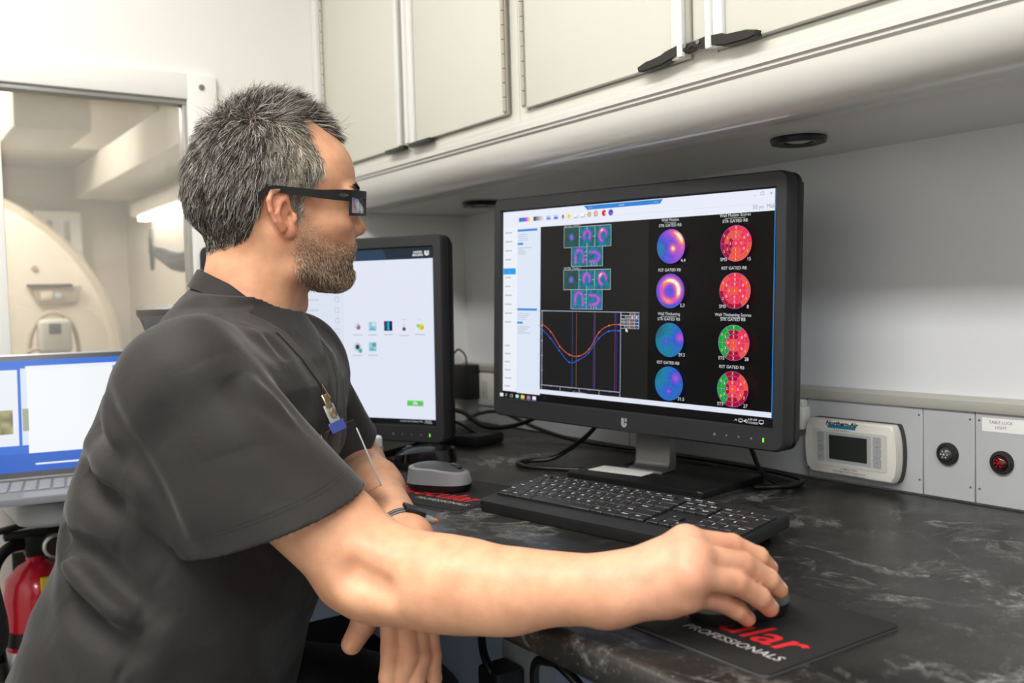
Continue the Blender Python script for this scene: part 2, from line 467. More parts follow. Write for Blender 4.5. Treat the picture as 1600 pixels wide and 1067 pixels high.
# scanner gantry: big beige ring housing with a control panel
M_gan = mat('scanner_beige', '#ddd4c3', .4); M_gan2 = mat('scanner_trim', '#c8bea6', .4)
g = thing('scanner', 'large beige medical scanner with a curved edge, seen through the window', 'scanner', (-4.90, .20, ZF))
zc = .81
gr = MB()
gr.lathe([(.30, .42), (.34, .46), (.66, .47), (.765, .42), (.80, .34), (.80, -.3), (.30, -.3)], 72, T(0, 0, zc) @ RY(math.pi / 2))
gr.build('gantry', M_gan, g)
MB().lathe([(.765, .424), (.782, .424), (.806, .345), (.806, .24), (.796, .24), (.796, .34)], 72, T(0, 0, zc) @ RY(math.pi / 2)).build('edge_trim', M_gan2, g)
MB().box((-.28, -.74, 0), (.36, .74, .35), .04).build('base', M_gan, g)
gp = MB().prism([(.41, .0), (.62, .0), (.60, -.075), (.445, -.075)], .455, .49, .006, M=Matrix(((0, 0, 1, 0), (1, 0, 0, 0), (0, 1, 0, zc + .345), (0, 0, 0, 1)))).build('control_panel', mat('panel_taupe', '#b3a999', .5), g)
MB().box((.47, .405, zc + .342), (.505, .58, zc + .352), .004).build('panel_lip', mat('dark_lip', '#4a4a4c', .5), g)
MB().box((.488, .455, zc + .285), (.496, .50, zc + .322), .002).build('panel_key', mat('key_cream', '#d5cbb7', .5), g)
MB().box((.488, .51, zc + .290), (.496, .535, zc + .312), .002).build('panel_key', mat('key_blue', '#b9c3c4', .5), g)
MB().lathe([(0, 0), (.014, 0), (.012, .008), (0, .01)], 18, T(.468, .44, zc + .42) @ RY(math.pi / 2)).build('knob', mat('knob_brown', '#b39f85', .5), g)
# injector control on a stand in front of the gantry
q = thing('control_unit', 'grey control unit with a small dark screen in front of the scanner', 'device', (-4.20, .662, ZF))
MB().tube([(0, 0, .02), (0, 0, .90)], .02, 12).build('pole', M_alu, q)
MB().lathe([(0, 0), (.2, 0), (.2, .02), (.05, .04), (0, .04)], 24).build('foot', M_alu, q)
cu_ = MB().box((-.05, -.055, .875), (.05, .065, 1.015), .02, 3).build('housing', mat('device_grey', '#b5b1a4', .5), q)
MB().box((.048, -.022, .955), (.052, .024, .998), .002).build('display', mat('display_dark', '#5d5f58', .3), q)
lp = MB()
lp.tube(smooth_path([(-.01, -.10, .70), (-.01, -.09, .86), (-.01, -.075, .96), (-.01, -.03, 1.03), (-.01, .03, 1.035), (-.01, .075, .99), (-.01, .095, .9), (-.01, .10, .72)]), .009, 8)
lp.tube(smooth_path([(.02, -.17, .76), (.02, -.14, .85), (.02, -.09, .89), (.02, -.04, .90)]), .007, 8)
lp.build('tubing', mat('tube_taupe', '#a89c86', .5), q)
# white supply cabinet behind the gantry
w_ = thing('supply_cabinet', 'white tall cabinet with grey door strips behind the scanner', 'cabinet', (-5.212, .93, ZF))
MB().box((-.14, -.17, .95), (.0, .05, 1.55), .006).build('body', mat('cabinet_pale', '#dedbd2', .45), w_)
for yy in (-.10, -.02):
    MB().box((-.001, yy - .013, .97), (.006, yy + .013, 1.50), .003).build('strip', mat('strip_grey', '#a8aaa5', .45), w_)
# strip lamp on the side wall
s = thing('strip_light', 'bright white strip light on the side wall of the scanner room', 'light', (-3.3, YW, 0))
MB().box((-1.52, -.10, .742), (.9, 0, .80), .006).build('housing', mat('far_room_white'), s)
MB().box((-1.50, -.07, .722), (.88, -.02, .743), .004).build('tube', mat('strip_lit', '#ffffff', .5, emit=(1, .97, .92), estr=9), s)
# monitor on an arm
a = thing('wall_arm_monitor', 'thin dark monitor seen edge-on on a grey wall arm beyond the window', 'monitor', (-4.08, 1.02, .5))
MB().tube(smooth_path([(-.06, .03, .04), (.02, .05, .02), (.12, .07, -.01), (.22, .08, -.02), (.34, .10, -.01), (.46, .19, -.01)]), [.020 + .022 * min(1, k / 18) for k in range(41)], 12).build('arm', mat('arm_grey', '#55585a', .45), a)
MB().box((-.008, -.05, -.075), (.008, .05, .075), .004, M=T(-.075, .03, .045) @ RZ(math.radians(72)) @ RX(math.radians(28))).build('panel', mat('panel_dark', '#6a6a66', .4), a)
r_ = thing('wall_sign', 'blurred round red and white sign on the pale wall beyond the window', 'sign', (-4.10, YW - .001, .52))
MB().lathe([(0, 0), (.075, 0), (.075, .008), (0, .008)], 30, T(0, 0, .02) @ RX(math.pi / 2)).build('disc', mat('sign_white', '#e6ded2', .5), r_)
MB().tube([(.07 * math.cos(t), -.01, .02 + .07 * math.sin(t)) for t in np.linspace(.2, 2.9, 20)], .013, 8).build('red_arc', mat('sign_red', '#c8372c', .5), r_)
r_ = thing('wall_label', 'small pink and white label below the red sign beyond the window', 'sign', (-4.10, YW - .001, .41))
MB().box((-.06, -.004, .0), (.06, 0, .05)).build('pink_panel', mat('label_pink', '#d6607a', .5), r_)
MB().box((-.06, -.004, -.04), (.06, 0, 0)).build('white_panel', mat('label_white', '#ece8e0', .5), r_)
# lamp of the scanner room
lt = thing('scanner_room_light', 'flat ceiling light panel in the scanner room', 'light', (-3.9, .1, 1.348))
MB().box((-.5, -.35, -.008), (.5, .35, .01)).build('diffuser', mat('lit_diffuser'), lt)
ld = bpy.data.lights.new('lamp', 'AREA'); ld.shape = 'RECTANGLE'; ld.size = .9; ld.size_y = .6; ld.energy = 29; ld.color = (1, .95, .88)
lo = bpy.data.objects.new('lamp', ld); COL.objects.link(lo); lo.parent = lt; lo.location = (0, 0, -.012)
# ------------------------------------------------------------------ screen pictures: flat coloured shapes that glow
class Canvas:
    """draws in (u, v), v downwards, on a w x h screen; every shape is coloured geometry of one mesh"""
    def __init__(self, w, h):
        self.w, self.h = w, h; self.v = []; self.f = []; self.c = []; self.z = 0.
    def P(self, u, v):
        return ((u - .5) * self.w, -self.z, (.5 - v) * self.h)
    def up(self):
        self.z += .00002
    def poly(self, pts, col):
        self.up(); n = len(self.v); c = srgb(col)
        self.v += [self.P(*p) for p in pts]; self.f.append(tuple(range(n, n + len(pts)))); self.c += [c] * len(pts)
    def rect(self, u0, v0, u1, v1, col):
        self.poly([(u0, v0), (u0, v1), (u1, v1), (u1, v0)], col)
    def line(self, pts, wd, col):
        """wd in metres"""
        a = self.w / self.h
        for p, q in zip(pts, pts[1:]):
            dx, dy = (q[0] - p[0]) * self.w, (q[1] - p[1]) * self.h
            l = math.hypot(dx, dy) or 1
            nx, ny = -dy / l * wd / 2 / self.w, dx / l * wd / 2 / self.h
            self.poly([(p[0] - nx, p[1] - ny), (p[0] + nx, p[1] + ny), (q[0] + nx, q[1] + ny), (q[0] - nx, q[1] - ny)], col)
    def box(self, u0, v0, u1, v1, wd, col):
        self.line([(u0, v0), (u1, v0), (u1, v1), (u0, v1), (u0, v0)], wd, col)
    def disc(self, u, v, r, col, n=20, a0=0, a1=360, r0=0):
        ru, rv = r / self.w, r / self.h; k = r0 / r if r else 0
        A = [math.radians(a0 + (a1 - a0) * i / n) for i in range(n + 1)]
        out = [(u + ru * math.cos(t), v - rv * math.sin(t)) for t in A]
        if r0 == 0:
            self.poly(([(u, v)] if a1 - a0 < 360 else []) + (out if a1 - a0 < 360 else out[:-1]), col)
        else:
            inn = [(u + ru * k * math.cos(t), v - rv * k * math.sin(t)) for t in A]
            self.up(); c = srgb(col)
            for i in range(n):
                m = len(self.v); self.v += [self.P(*p) for p in (out[i], out[i + 1], inn[i + 1], inn[i])]
                self.f.append((m, m + 1, m + 2, m + 3)); self.c += [c] * 4
    def ring(self, u, v, r, wd, col, n=40):
        self.disc(u, v, r + wd / 2, col, n, 0, 360, r - wd / 2)
    def text(self, s, u, v, size, col, align='CENTER', weight=0.):
        self.up(); vs, fs = text_geom(s, size, 0, align, weight); n = len(self.v); c = srgb(col)
        x0, _, z0 = self.P(u, v)
        self.v += [(x0 + p[0], -self.z, z0 + p[1]) for p in vs]
        for f in fs:
            self.f.append(tuple(n + i for i in f))
        self.c += [c] * len(vs)
    def field(self, u0, v0, u1, v1, nx, ny, fn):
        """grid of quads coloured by fn(x, y) in 0..1, y downwards"""
        self.up(); n = len(self.v)
        for j in range(ny + 1):
            for i in range(nx + 1):
                self.v.append(self.P(u0 + (u1 - u0) * i / nx, v0 + (v1 - v0) * j / ny)); self.c.append(fn(i / nx, j / ny))
        for j in range(ny):
            for i in range(nx):
                a = n + j * (nx + 1) + i
                self.f.append((a, a + nx + 1, a + nx + 2, a + 1))
    def polar(self, u, v, r, nr, na, fn):
        self.up(); n = len(self.v)
        for i in range(nr + 1):
            for k in range(na):
                t = 2 * math.pi * k / na; q = r * i / nr
                self.v.append(self.P(u + q / self.w * math.cos(t), v - q / self.h * math.sin(t))); self.c.append(fn(i / nr, t))
        for i in range(nr):
            for k in range(na):
                a = n + i * na + k; b = n + i * na + (k + 1) % na
                self.f.append((a, a + na, b + na, b))
    def build(self, name, parent, M, strength):
        me = bpy.data.meshes.new(name)
        me.from_pydata(self.v, [], self.f); me.update()
        at = me.color_attributes.new('picture', 'FLOAT_COLOR', 'POINT')
        at.data.foreach_set('color', np.array([tuple(c) + (1,) for c in self.c], np.float32).ravel())
        me.transform(M)
        key = 'screen_picture_%g' % strength
        m = MATS.get(key)
        if m is None:
            m = bpy.data.materials.new('screen_picture'); MATS[key] = m; m.use_nodes = True
            nt = m.node_tree; b = nt.nodes['Principled BSDF']; an = nt.nodes.new('ShaderNodeAttribute'); an.attribute_name = 'picture'
            nt.links.new(an.outputs['Color'], b.inputs['Emission Color'])
            b.inputs['Emission Strength'].default_value = strength
            b.inputs['Base Color'].default_value = (.005, .005, .005, 1); b.inputs['Roughness'].default_value = .25; b.inputs['Specular IOR Level'].default_value = .12
        return link_mesh(name, me, m, parent, False)

def pet(t):
    """cool scale of the perfusion pictures, t in 0..1"""
    st = [(0, (.03, .035, .035)), (.18, (.015, .12, .13)), (.34, (.01, .22, .30)), (.48, (.03, .10, .62)), (.62, (.22, .07, .62)), (.76, (.55, .10, .55)), (.84, (.88, .10, .30)), (.91, (.95, .30, .06)), (.965, (.98, .55, .12)), (1, (1, .90, .72))]
    t = min(1, max(0, t))
    for (a, ca), (b, cb) in zip(st, st[1:]):
        if t <= b:
            k = (t - a) / (b - a); return tuple(x + (y - x) * k for x, y in zip(ca, cb))
    return st[-1][1]
_nz = np.random.default_rng(3).random((4, 64, 64))
def nz(x, y, k=0, s=8.):
    x, y = x * s, y * s; i, j = int(math.floor(x)), int(math.floor(y)); a, b = x - i, y - j
    g = _nz[k]; i %= 63; j %= 63
    return (g[j, i] * (1 - a) + g[j, i + 1] * a) * (1 - b) + (g[j + 1, i] * (1 - a) + g[j + 1, i + 1] * a) * b

SW, SH = .522, .3156
c = Canvas(SW, SH)
WHT, PAN, BLU = '#e9eefb', '#dfe8f8', '#2b86d9'
c.rect(0, 0, 1, 1, '#0b0b0c')
c.rect(.0, .0, 1, .092, WHT)
c.rect(.0, .085, .066, .968, '#eef2fb'); c.rect(.066, .092, .171, .972, PAN)
c.rect(.06, .94, .9975, .963, '#e3e8f6')
c.rect(.171, .092, .9975, .94, '#1c1c1c')  # lighter grey than the right part: reflected haze put into the colour
c.rect(.60, .092, .9975, .94, '#060606')
c.rect(.9975, 0, 1, .965, BLU)
c.poly([(.352, .003), (.367, .024), (.637, .024), (.648, .003)], BLU)
c.text('Siemens'[:0] + 'session', .499, .013, .0038, '#d6e6fa'); c.text('-x  a', .378, .014, .0042, '#e6f0fc'); c.text('_  o  x', .62, .013, .004, '#e6f0fc')
c.text('_', .94, .016, .006, '#7a7f8a'); c.box(.957, .011, .966, .024, .0005, '#7a7f8a'); c.text('x', .987, .017, .007, '#7a7f8a')
c.text('50 yo  Male', .968, .073, .0075, '#8b909b')
c.line([(.07, .062), (.998, .060)], .0003, '#cfd6e6')
# toolbar pictures
for i, k in enumerate((.22, .36, .5, .63, .75, .93)):
    r_, g_, b_ = pet(k); c.rect(.074 + i * .008, .036, .083 + i * .008, .058, (r_ * 1.3, g_ * 1.3, b_ * 1.3))
for i in range(10):
    c.rect(.140 + i * .0045, .036, .1447 + i * .0045, .058, (.01 + .08 * i, .01 + .08 * i, .012 + .085 * i))
for u, col in ((.206, '#5f86d6'), (.238, '#4a63b8')):
    c.rect(u - .011, .036, u + .011, .058, '#c3d2f3'); c.poly([(u - .010, .057), (u - .002, .042), (u + .003, .050), (u + .006, .046), (u + .010, .057)], col)
c.disc(.268, .048, .003, '#a583a8'); c.rect(.2665, .036, .2695, .060, '#8c7f98')
c.disc(.293, .049, .0034, '#f2d22c')
for u in (.320, .350):
    c.rect(u - .008, .039, u + .008, .056, '#f6f8fd'); c.line([(u - .008, .057), (u + .008, .057), (u + .008, .043)], .0008, '#3e434c')
c.disc(.376, .047, .0044, '#e2a7a0'); c.disc(.376, .047, .0026, '#b7c79b'); c.disc(.402, .046, .0046, '#d69a8a'); c.disc(.402, .046, .0024, '#e9c9b6')
c.disc(.434, .046, .0046, '#e02433', 20, 20, 330); c.disc(.460, .046, .0048, '#5148cf'); c.disc(.462, .051, .002, '#c84ba8')
# menu strip
for i in range(11):
    v = .112 + i * .048
    if i == 4: continue
    c.rect(.012, v - .004, .012 + .022 + .018 * nz(i * .37, .3), v + .004, '#bcc4d3'); c.line([(.004, v + .022), (.062, v + .022)], .00025, '#cdd5e4')
c.rect(.004, .303, .062, .336, '#2c9be8'); c.text('n', .033, .320, .004, '#eaf5ff')
for i in range(6):
    v = .72 + i * .044
    c.rect(.012, v - .004, .012 + .02 + .02 * nz(i * .61, .7), v + .004, '#bcc4d3'); c.line([(.004, v + .02), (.062, v + .02)], .00025, '#cdd5e4')
# side panel
for v0 in (.104, .523):
    c.rect(.071, v0 - .006, .160, v0 + .006, '#3b8fda'); c.rect(.071, v0 + .065, .096, v0 + .077, '#3b8fda')
    for i in range(4):
        c.rect(.074, v0 + .020 + i * .010, .09 + .06 * nz(i * .7, v0 * 3, 1), v0 + .024 + i * .010, '#c0c9d8')
    for i in range(4):
        c.rect(.074, v0 + .090 + i * .011, .09 + .05 * nz(i * .9, v0 * 5, 2), v0 + .095 + i * .011, '#c0c9d8')
# perfusion slices
GRY = '#b9bec3'
def ringfn(cx, cy, rx, ry, hole, amp, seed, gap=None, bg=.28):
    def fn(x, y):
        dx, dy = (x - cx) / rx, (y - cy) / ry; q = math.hypot(dx, dy); t = math.atan2(dy, dx)
        base = bg * (.35 + 1.1 * nz(x, y, seed, 7))
        g_ = math.exp(-((q - hole) / (.42 if hole > .1 else .75)) ** 2) * amp
        if gap is not None: g_ *= 1 - .75 * math.exp(-(((t - gap + math.pi) % (2 * math.pi) - math.pi) / .6) ** 2)
        g_ *= .9 + .25 * nz(x, y, (seed + 1) % 4, 9)
        if amp > .8: g_ *= .86 + .2 * math.exp(-((t + 2.2) / .7) ** 2)
        return pet(max(base, g_))
    return fn
def cell(u0, v0, u1, v1, fn):
    c.field(u0, v0, u1, v1, 22, 22, fn)
w3 = .188 / 3
for v0, v1, sd in ((.105, .207, 0), (.320, .419, 2)):
    cell(.276, v0, .276 + w3, v1, ringfn(.5, .5, .24, .26, .18, .70, sd, None, .10))
    cell(.276 + w3, v0, .276 + 2 * w3, v1, ringfn(.5, .45, .27, .30, .72, .78, sd + 1, 1.57))
    cell(.276 + 2 * w3, v0, .464, v1, ringfn(.5, .48, .26, .34, .8, .92, sd, .9))
    for k in range(4): c.line([(.276 + k * w3, v0), (.276 + k * w3, v1)], .0008, GRY)
    c.line([(.276, v0), (.464, v0)], .0008, GRY); c.line([(.276, v1), (.464, v1)], .0008, GRY)
    for (u, v, du, dv) in ((.276 + 1.5 * w3, v0, 0, .018), (.276 + 1.5 * w3, v1, 0, -.018), (.276 + w3, (v0 + v1) / 2, .009, 0), (.276 + 2 * w3, (v0 + v1) / 2, -.009, 0)):
        c.line([(u, v), (u + du, v + dv)], .001, GRY)
    c.text('SA/TRL  Frame 1', .277, v0 - .008, .0052, '#c8cdd2', 'LEFT')
def horse(open_down, seed):
    def fn(x, y):
        base = .30 * (.4 + 1.1 * nz(x, y, seed, 7))
        if open_down:
            dx = (x - .52) / .26; dy = (y - .45) / .32
            q = math.hypot(dx, min(dy, 0)) if dy < 0 else abs(dx)
            a = 1 if y < .82 else 0
        else:
            dx = (x - .42) / .38; dy = (y - .52) / .25
            q = math.hypot(max(dx, 0), dy) if dx > 0 else abs(dy)
            a = 1 if x > .16 else 0
        g_ = .8 * a * math.exp(-((q - .95) / .42) ** 2) * (.85 + .25 * nz(x, y, seed, 9))
        return pet(max(base, g_))
    return fn
for v0, v1, sd in ((.207, .303, 1), (.420, .516, 3)):
    cell(.308, v0, .3705, v1, horse(True, sd)); cell(.3705, v0, .433, v1, horse(False, sd))
    for u in (.308, .3705, .433): c.line([(u, v0), (u, v1)], .0008, GRY)
    c.line([(.308, v1), (.433, v1)], .0008, GRY)
    for k in range(3): c.line([(.363, v0 + .024 + k * .02), (.3705, v0 + .024 + k * .02)], .001, GRY)
    for k in range(3): c.line([(.39 + k * .01, v1 - .018), (.39 + k * .01, v1)], .0009, GRY)
# volume curve
g0, g1, gv0, gv1 = .186, .505, .528, .915
for u, col in ((.315, '#2b57a8'), (.332, '#8a5a48'), (.401, '#3340b8'), (.406, '#93524e'), (.484, '#a03a48'), (.490, '#2a3ab8')):
    c.line([(u, gv0 + .004), (u, gv1)], .0008, col)
c.box(g0, gv0, g1, gv1, .0011, '#a9b4cc')
for k in range(6):
    v = gv0 + (gv1 - gv0) * k / 5; c.line([(g0 - .004, v), (g0 + .004, v)], .0009, '#c5cbd8'); c.text(str(100 - 20 * k), g0 - .008, v, .005, '#c5cbd8', 'RIGHT')
for k in range(9):
    u = g0 + (g1 - g0) * k / 8; c.line([(u, gv1), (u, gv1 + (.012 if k % 2 == 0 else .006))], .0007, '#c5cbd8')
for k in range(5): c.text(str(2 * k), g0 + (g1 - g0) * k / 4, gv1 + .018, .0045, '#c5cbd8')
c.text('Gated Frame', .347, .938, .0052, '#d5dae2')
OR = [(.188, .595), (.226, .636), (.266, .71), (.306, .748), (.345, .752), (.386, .715), (.425, .629), (.464, .594), (.504, .587)]
BL = [(.188, .623), (.226, .668), (.265, .73), (.307, .786), (.345, .772), (.386, .732), (.425, .659), (.464, .622), (.504, .618)]
for pts, col in ((OR, '#d9694a'), (BL, '#2f62e6')):
    c.line([p[:2] for p in smooth_path([(p[0], p[1], 0) for p in pts], 6)], .0010, col)
    for p in pts: c.disc(p[0], p[1], .0016, col, 10)
# small table
c.rect(.510, .527, .577, .606, '#c4c9cf')
for j in range(5):
    v0 = .5295 + j * .0155
    for i, (u0, u1) in enumerate(((.5115, .5435), (.5455, .5595), (.5615, .5755))):
        c.rect(u0, v0, u1, v0 + .0125, '#111214')
        if i and j != 1: c.rect(u0 + .003, v0 + .003, u1 - .003, v0 + .0095, '#c6623c' if i == 1 else '#2f5fd8')
        if i and j == 1: c.rect(u0 + .004, v0 + .002, u1 - .004, v0 + .011, '#dfe3e8')
    if j: c.text(('Show', 'EDV (ml)', 'ESV (ml)', 'EF (%)')[j - 1], .542, v0 + .006, .0038, '#cfd3d8', 'RIGHT')
c.poly([(.529, .603), (.529, .622), (.5325, .6175), (.535, .624), (.537, .622), (.535, .616), (.538, .6155)], '#f2f4f8')
# polar maps
RM, RR = .0245, .0243
TX = '#e4e7ea'
def tw(t, m, s):
    return math.exp(-(((t - m + math.pi) % (2 * math.pi) - math.pi) / s) ** 2)
def pm1(r, t): return pet(.52 + .50 * tw(t, .65, 1.05) * math.exp(-((r - .8) / .30) ** 2) * (.85 + .25 * nz(r, t / 6.3, 3, 10)) + .48 * math.exp(-((r * math.cos(t) - .15) ** 2 + (r * math.sin(t) + .12) ** 2) / .06) - .2 * tw(t, 3.35, .7) * min(1, r * 1.3) + .1 * tw(t, 5.3, .5) * r + .06 * nz(r, t / 6.3, 0, 9))
def pm2(r, t): return pet(.50 + .52 * math.exp(-((r - .62) / .24) ** 2) * (1 - .45 * tw(t, 3.3, .8) - .35 * tw(t, 5.3, .6)) * (.8 + .3 * nz(r, t / 6.3, 2, 11)) + .12 * tw(t, .4, .9) * math.exp(-((r - .5) / .25) ** 2) - .15 * tw(t, 4.7, .5) * (r > .8) + .05 * nz(r, t / 6.3, 1, 9))
def pm3(r, t): return pet(.38 + .34 * math.exp(-((r * math.cos(t) - .75) ** 2 + (r * math.sin(t) - .15) ** 2) / .12) + .24 * math.exp(-((r * math.cos(t) + .28) ** 2 + (r * math.sin(t) + .05) ** 2) / .03) - .24 * tw(t, 2.5, .9) * r - .1 * tw(t, 4.4, .5) * r + .05 * nz(r, t / 6.3, 2, 9))
def pm4(r, t): return pet(.40 + .30 * math.exp(-((r * math.cos(t) - .5) ** 2 + (r * math.sin(t) - .35) ** 2) / .10) + .26 * math.exp(-((r * math.cos(t) + .0) ** 2 + (r * math.sin(t) + .45) ** 2) / .03) - .16 * tw(t, 2.6, .8) * r + .05 * nz(r, t / 6.3, 3, 9))
def spokes(u, v, r, col, wd):
    for k in (1, .74, .49, .235): c.ring(u, v, r * k, wd, col)
    for k in range(6):
        t = math.radians(60 * k); c.line([(u + r * a * math.cos(t) / SW, v - r * a * math.sin(t) / SH) for a in (.49, 1)], wd, col)
    for k in range(4):
        t = math.radians(45 + 90 * k); c.line([(u + r * a * math.cos(t) / SW, v - r * a * math.sin(t) / SH) for a in (.235, .49)], wd, col)
heads = (('Wall Motion', 'STR GATED RB'), (None, 'RST GATED RB'), ('Wall Thickening', 'STR GATED RB'), (None, 'RST GATED RB'))
VM = (.224, .427, .651, .851); VT = ((.104, .129), (0, .332), (.532, .556), (0, .756))
for v, f, (h1, h2), (a, b), val, col in zip(VM, (pm1, pm2, pm3, pm4), heads, VT, ('4.4', '5.3', '29.3', '31.5'), ('#6f62f0', '#6f62f0', '#2f78e6', '#2f78e6')):
    c.polar(.686, v, RM, 26, 72, f); spokes(.686, v, RM, col, .00045)
    if h1: c.text(h1, .683, a, .0060, TX); c.line([(.683 - .020 * len(h1) / 11, a + .012), (.683 + .020 * len(h1) / 11, a + .012)], .0004, TX)
    c.text(h2, .683, b, .0060, TX); c.text(val, .728, v + .066, .0068, TX)
RD, RL, OG, GN = '#a80a1c', '#f2343c', '#f0582a', '#12a52c'
Cc = {0: RL, 1: OG, 2: RD, 3: GN}
# rings listed from the right (0 deg) counter-clockwise in 60 deg sectors: outer, middle; inner four from the right; core
SCORES = [
    ([0, 0, 2, 2, 1, 1], [0, 1, 1, 2, 1, 0], [0, 1, 2, 1], 0, 'SMS', '15'),
    ([1, 0, 1, 2, 2, 1], [0, 0, 0, 0, 0, 0], [0, 0, 1, 0], 1, 'SMS', '8'),
    ([0, 3, 3, 3, 2, 1], [0, 2, 3, 3, 2, 0], [0, 2, 0, 1], 1, 'STS', '28'),
    ([1, 2, 3, 3, 2, 2], [0, 2, 3, 3, 2, 1], [0, 0, 2, 0], 1, 'STS', '27')]
heads = (('Wall Motion Scores', 'STR GATED RB'), (None, 'RST GATED RB'), ('Wall Thickening Scores', 'STR GATED RB'), (None, 'RST GATED RB'))
for v, (o_, m_, n_, k_, s1, s2), (h1, h2), (a, b) in zip(VM, SCORES, heads, ((.103, .128), (0, .33), (.531, .551), (0, .756))):
    u = .896
    for k in range(6):
        for ra, rb, lst in ((1, .74, o_), (.74, .49, m_)):
            c.disc(u, v, RR * ra, Cc[lst[k]], 10, 60 * k, 60 * k + 60, RR * rb)
    for k in range(4): c.disc(u, v, RR * .49, Cc[n_[k]], 12, -45 + 90 * k, 45 + 90 * k, RR * .235)
    c.disc(u, v, RR * .235, Cc[k_], 20)
    spokes(u, v, RR, '#a868e8', .00042)
    for k in range(6):
        t = math.radians(60 * k + 30)
        for q, lst in ((.87, o_), (.615, m_)):
            c.text(str(lst[k]), u + RR * q * math.cos(t) / SW, v - RR * q * math.sin(t) / SH, .0052, '#f6e9ee')
    for k in range(4):
        t = math.radians(90 * k); c.text(str(n_[k]), u + RR * .36 * math.cos(t) / SW, v - RR * .36 * math.sin(t) / SH, .0052, '#f6e9ee')
    c.text(str(k_), u, v, .0052, '#f6e9ee')
    if h1: c.text(h1, .893, a, .0060, TX); c.line([(.893 - .0017 * len(h1), a + .012), (.893 + .0017 * len(h1), a + .012)], .0004, TX)
    c.text(h2, .893, b, .0060, TX); c.text(s1, .860, v + .068, .0066, TX); c.text(s2, .936, v + .068, .0066, TX)
# task bar
for u, col in ((.020, '#e8ecf2'), (.093, '#4fb7d8'), (.118, '#f0d04a'), (.145, '#e06848'), (.170, '#cfe0f2')):
    c.rect(u - .008, .976, u + .008, .994, col)
c.disc(.093, .985, .003, '#bfe6c8'); c.disc(.145, .985, .0026, '#5a8ce0'); c.rect(.163, .979, .177, .991, '#e9f1fa')
c.ring(.042, .983, .002, .0006, '#b9bec8'); c.line([(.038, .993), (.041, .988)], .0007, '#b9bec8'); c.box(.061, .979, .072, .991, .0007, '#c6cad2')
for u in (.118, .145, .170): c.line([(u - .010, .998), (u + .010, .998)], .0007, '#5aa0e0')
c.line([(.905, .985), (.909, .977), (.913, .985)], .0007, '#e6e9ee'); c.box(.918, .975, .928, .987, .0007, '#e6e9ee'); c.rect(.921, .987, .925, .990, '#e6e9ee')
c.poly([(.932, .979), (.935, .979), (.938, .974), (.938, .988), (.935, .984), (.932, .984)], '#e6e9ee'); c.ring(.939, .981, .0018, .0005, '#e6e9ee')
c.text('6:39 AM', .958, .973, .0040, '#eef0f4'); c.text('11/17/2025', .957, .987, .0040, '#eef0f4')
c.box(.978, .972, .990, .985, .0007, '#e6e9ee'); c.line([(.983, .985), (.983, .990), (.987, .985)], .0007, '#e6e9ee')
CANVAS_MAIN = c

# second screen: pale launcher with a dark title bar
c = Canvas(SW, SH)
c.rect(0, 0, 1, 1, '#0c1016')
c.rect(0, 0, 1, .060, '#27405a'); c.poly([(.80, 0), (.815, .060), (1, .060), (1, 0)], '#1c2a38')
c.rect(0, .060, 1, .972, '#e6ebfa')
c.rect(.0, .060, .625, .972, '#e0e7f6')
c.line([(.625, .062), (.625, .97)], .0006, '#cdd4e4'); c.line([(.56, .675), (.625, .675)], .0005, '#cdd4e4')
for i in range(7):
    v = .28 + i * .0625; c.box(.592, v - .014, .607, v + .014, .0009, '#b3bac8'); c.rect(.40, v - .004, .52, v + .004, '#c7cedb'); c.line([(.3, v + .032), (.61, v + .032)], .0004, '#d0d7e5')
c.text('UNITED', .942, .024, .0052, '#e8ecf0', 'CENTER', .0002); c.text('IMAGING', .942, .040, .0052, '#e8ecf0', 'CENTER', .0002)
def shield(c, u, v, s, col, bg):
    c.poly([(u - s, v - s * 1.5), (u - s, v + s * .7), (u - s * .4, v + s * 1.5), (u + s * .4, v + s * 1.5), (u + s, v + s * .7), (u + s, v - s * 1.5)], col)
    c.rect(u - s * .1, v - s * 1.5, u + s * .25, v + s * .5, bg); c.rect(u + s * .25, v - s * .3, u + s, v, bg)
shield(c, .978, .031, .009, '#eef1f4', '#1c2a38')
for (u, v), k in zip(((.689, .441), (.752, .441), (.817, .439), (.882, .445), (.946, .439), (.687, .561), (.751, .559)), range(7)):
    if k == 0: c.disc(u, v, .006, '#c9c2d6'); c.disc(u + .004, v + .006, .004, '#a06a8c'); c.disc(u - .008, v - .008, .003, '#e8d8ea')
    if k in (1, 6):
        c.rect(u - .016, v - .026, u + .016, v + .026, '#9cd0dc'); c.rect(u - .002, v - .022, u + .014, v - .002, '#4aa3b4' if k == 6 else '#cfe9ee'); c.poly([(u - .014, v + .022), (u - .004, v), (u + .006, v + .012), (u + .014, v + .022)], '#6fb7c6')
    if k == 2: c.rect(u - .017, v - .028, u + .017, v + .028, '#12222c'); c.rect(u - .004, v - .024, u + .005, v + .024, '#2fa7dc'); c.rect(u - .013, v - .02, u - .007, v + .02, '#1c5a78')
    if k == 3: c.disc(u, v + .012, .0036, '#4a4c54'); c.line([(u - .006, v - .04), (u + .008, v - .043)], .0012, '#b4b8c2'); c.line([(u, v - .02), (u + .002, v + .008)], .001, '#a9aeb9')
    if k == 4: c.disc(u + .006, v + .008, .0056, '#f0d21e'); c.disc(u - .007, v, .0035, '#7fd68a'); c.line([(u - .008, v - .035), (u + .004, v - .03)], .001, '#b9c2b4'); c.disc(u + .010, v + .012, .0018, '#d6791e')
    if k == 5: c.disc(u, v, .0085, '#c9d2d8'); c.disc(u, v, .0045, '#3b4348'); c.disc(u + .012, v + .022, .0042, '#37b6b0')
    c.rect(u - .020, v + .047, u + .020, v + .053, '#c3c9d6')
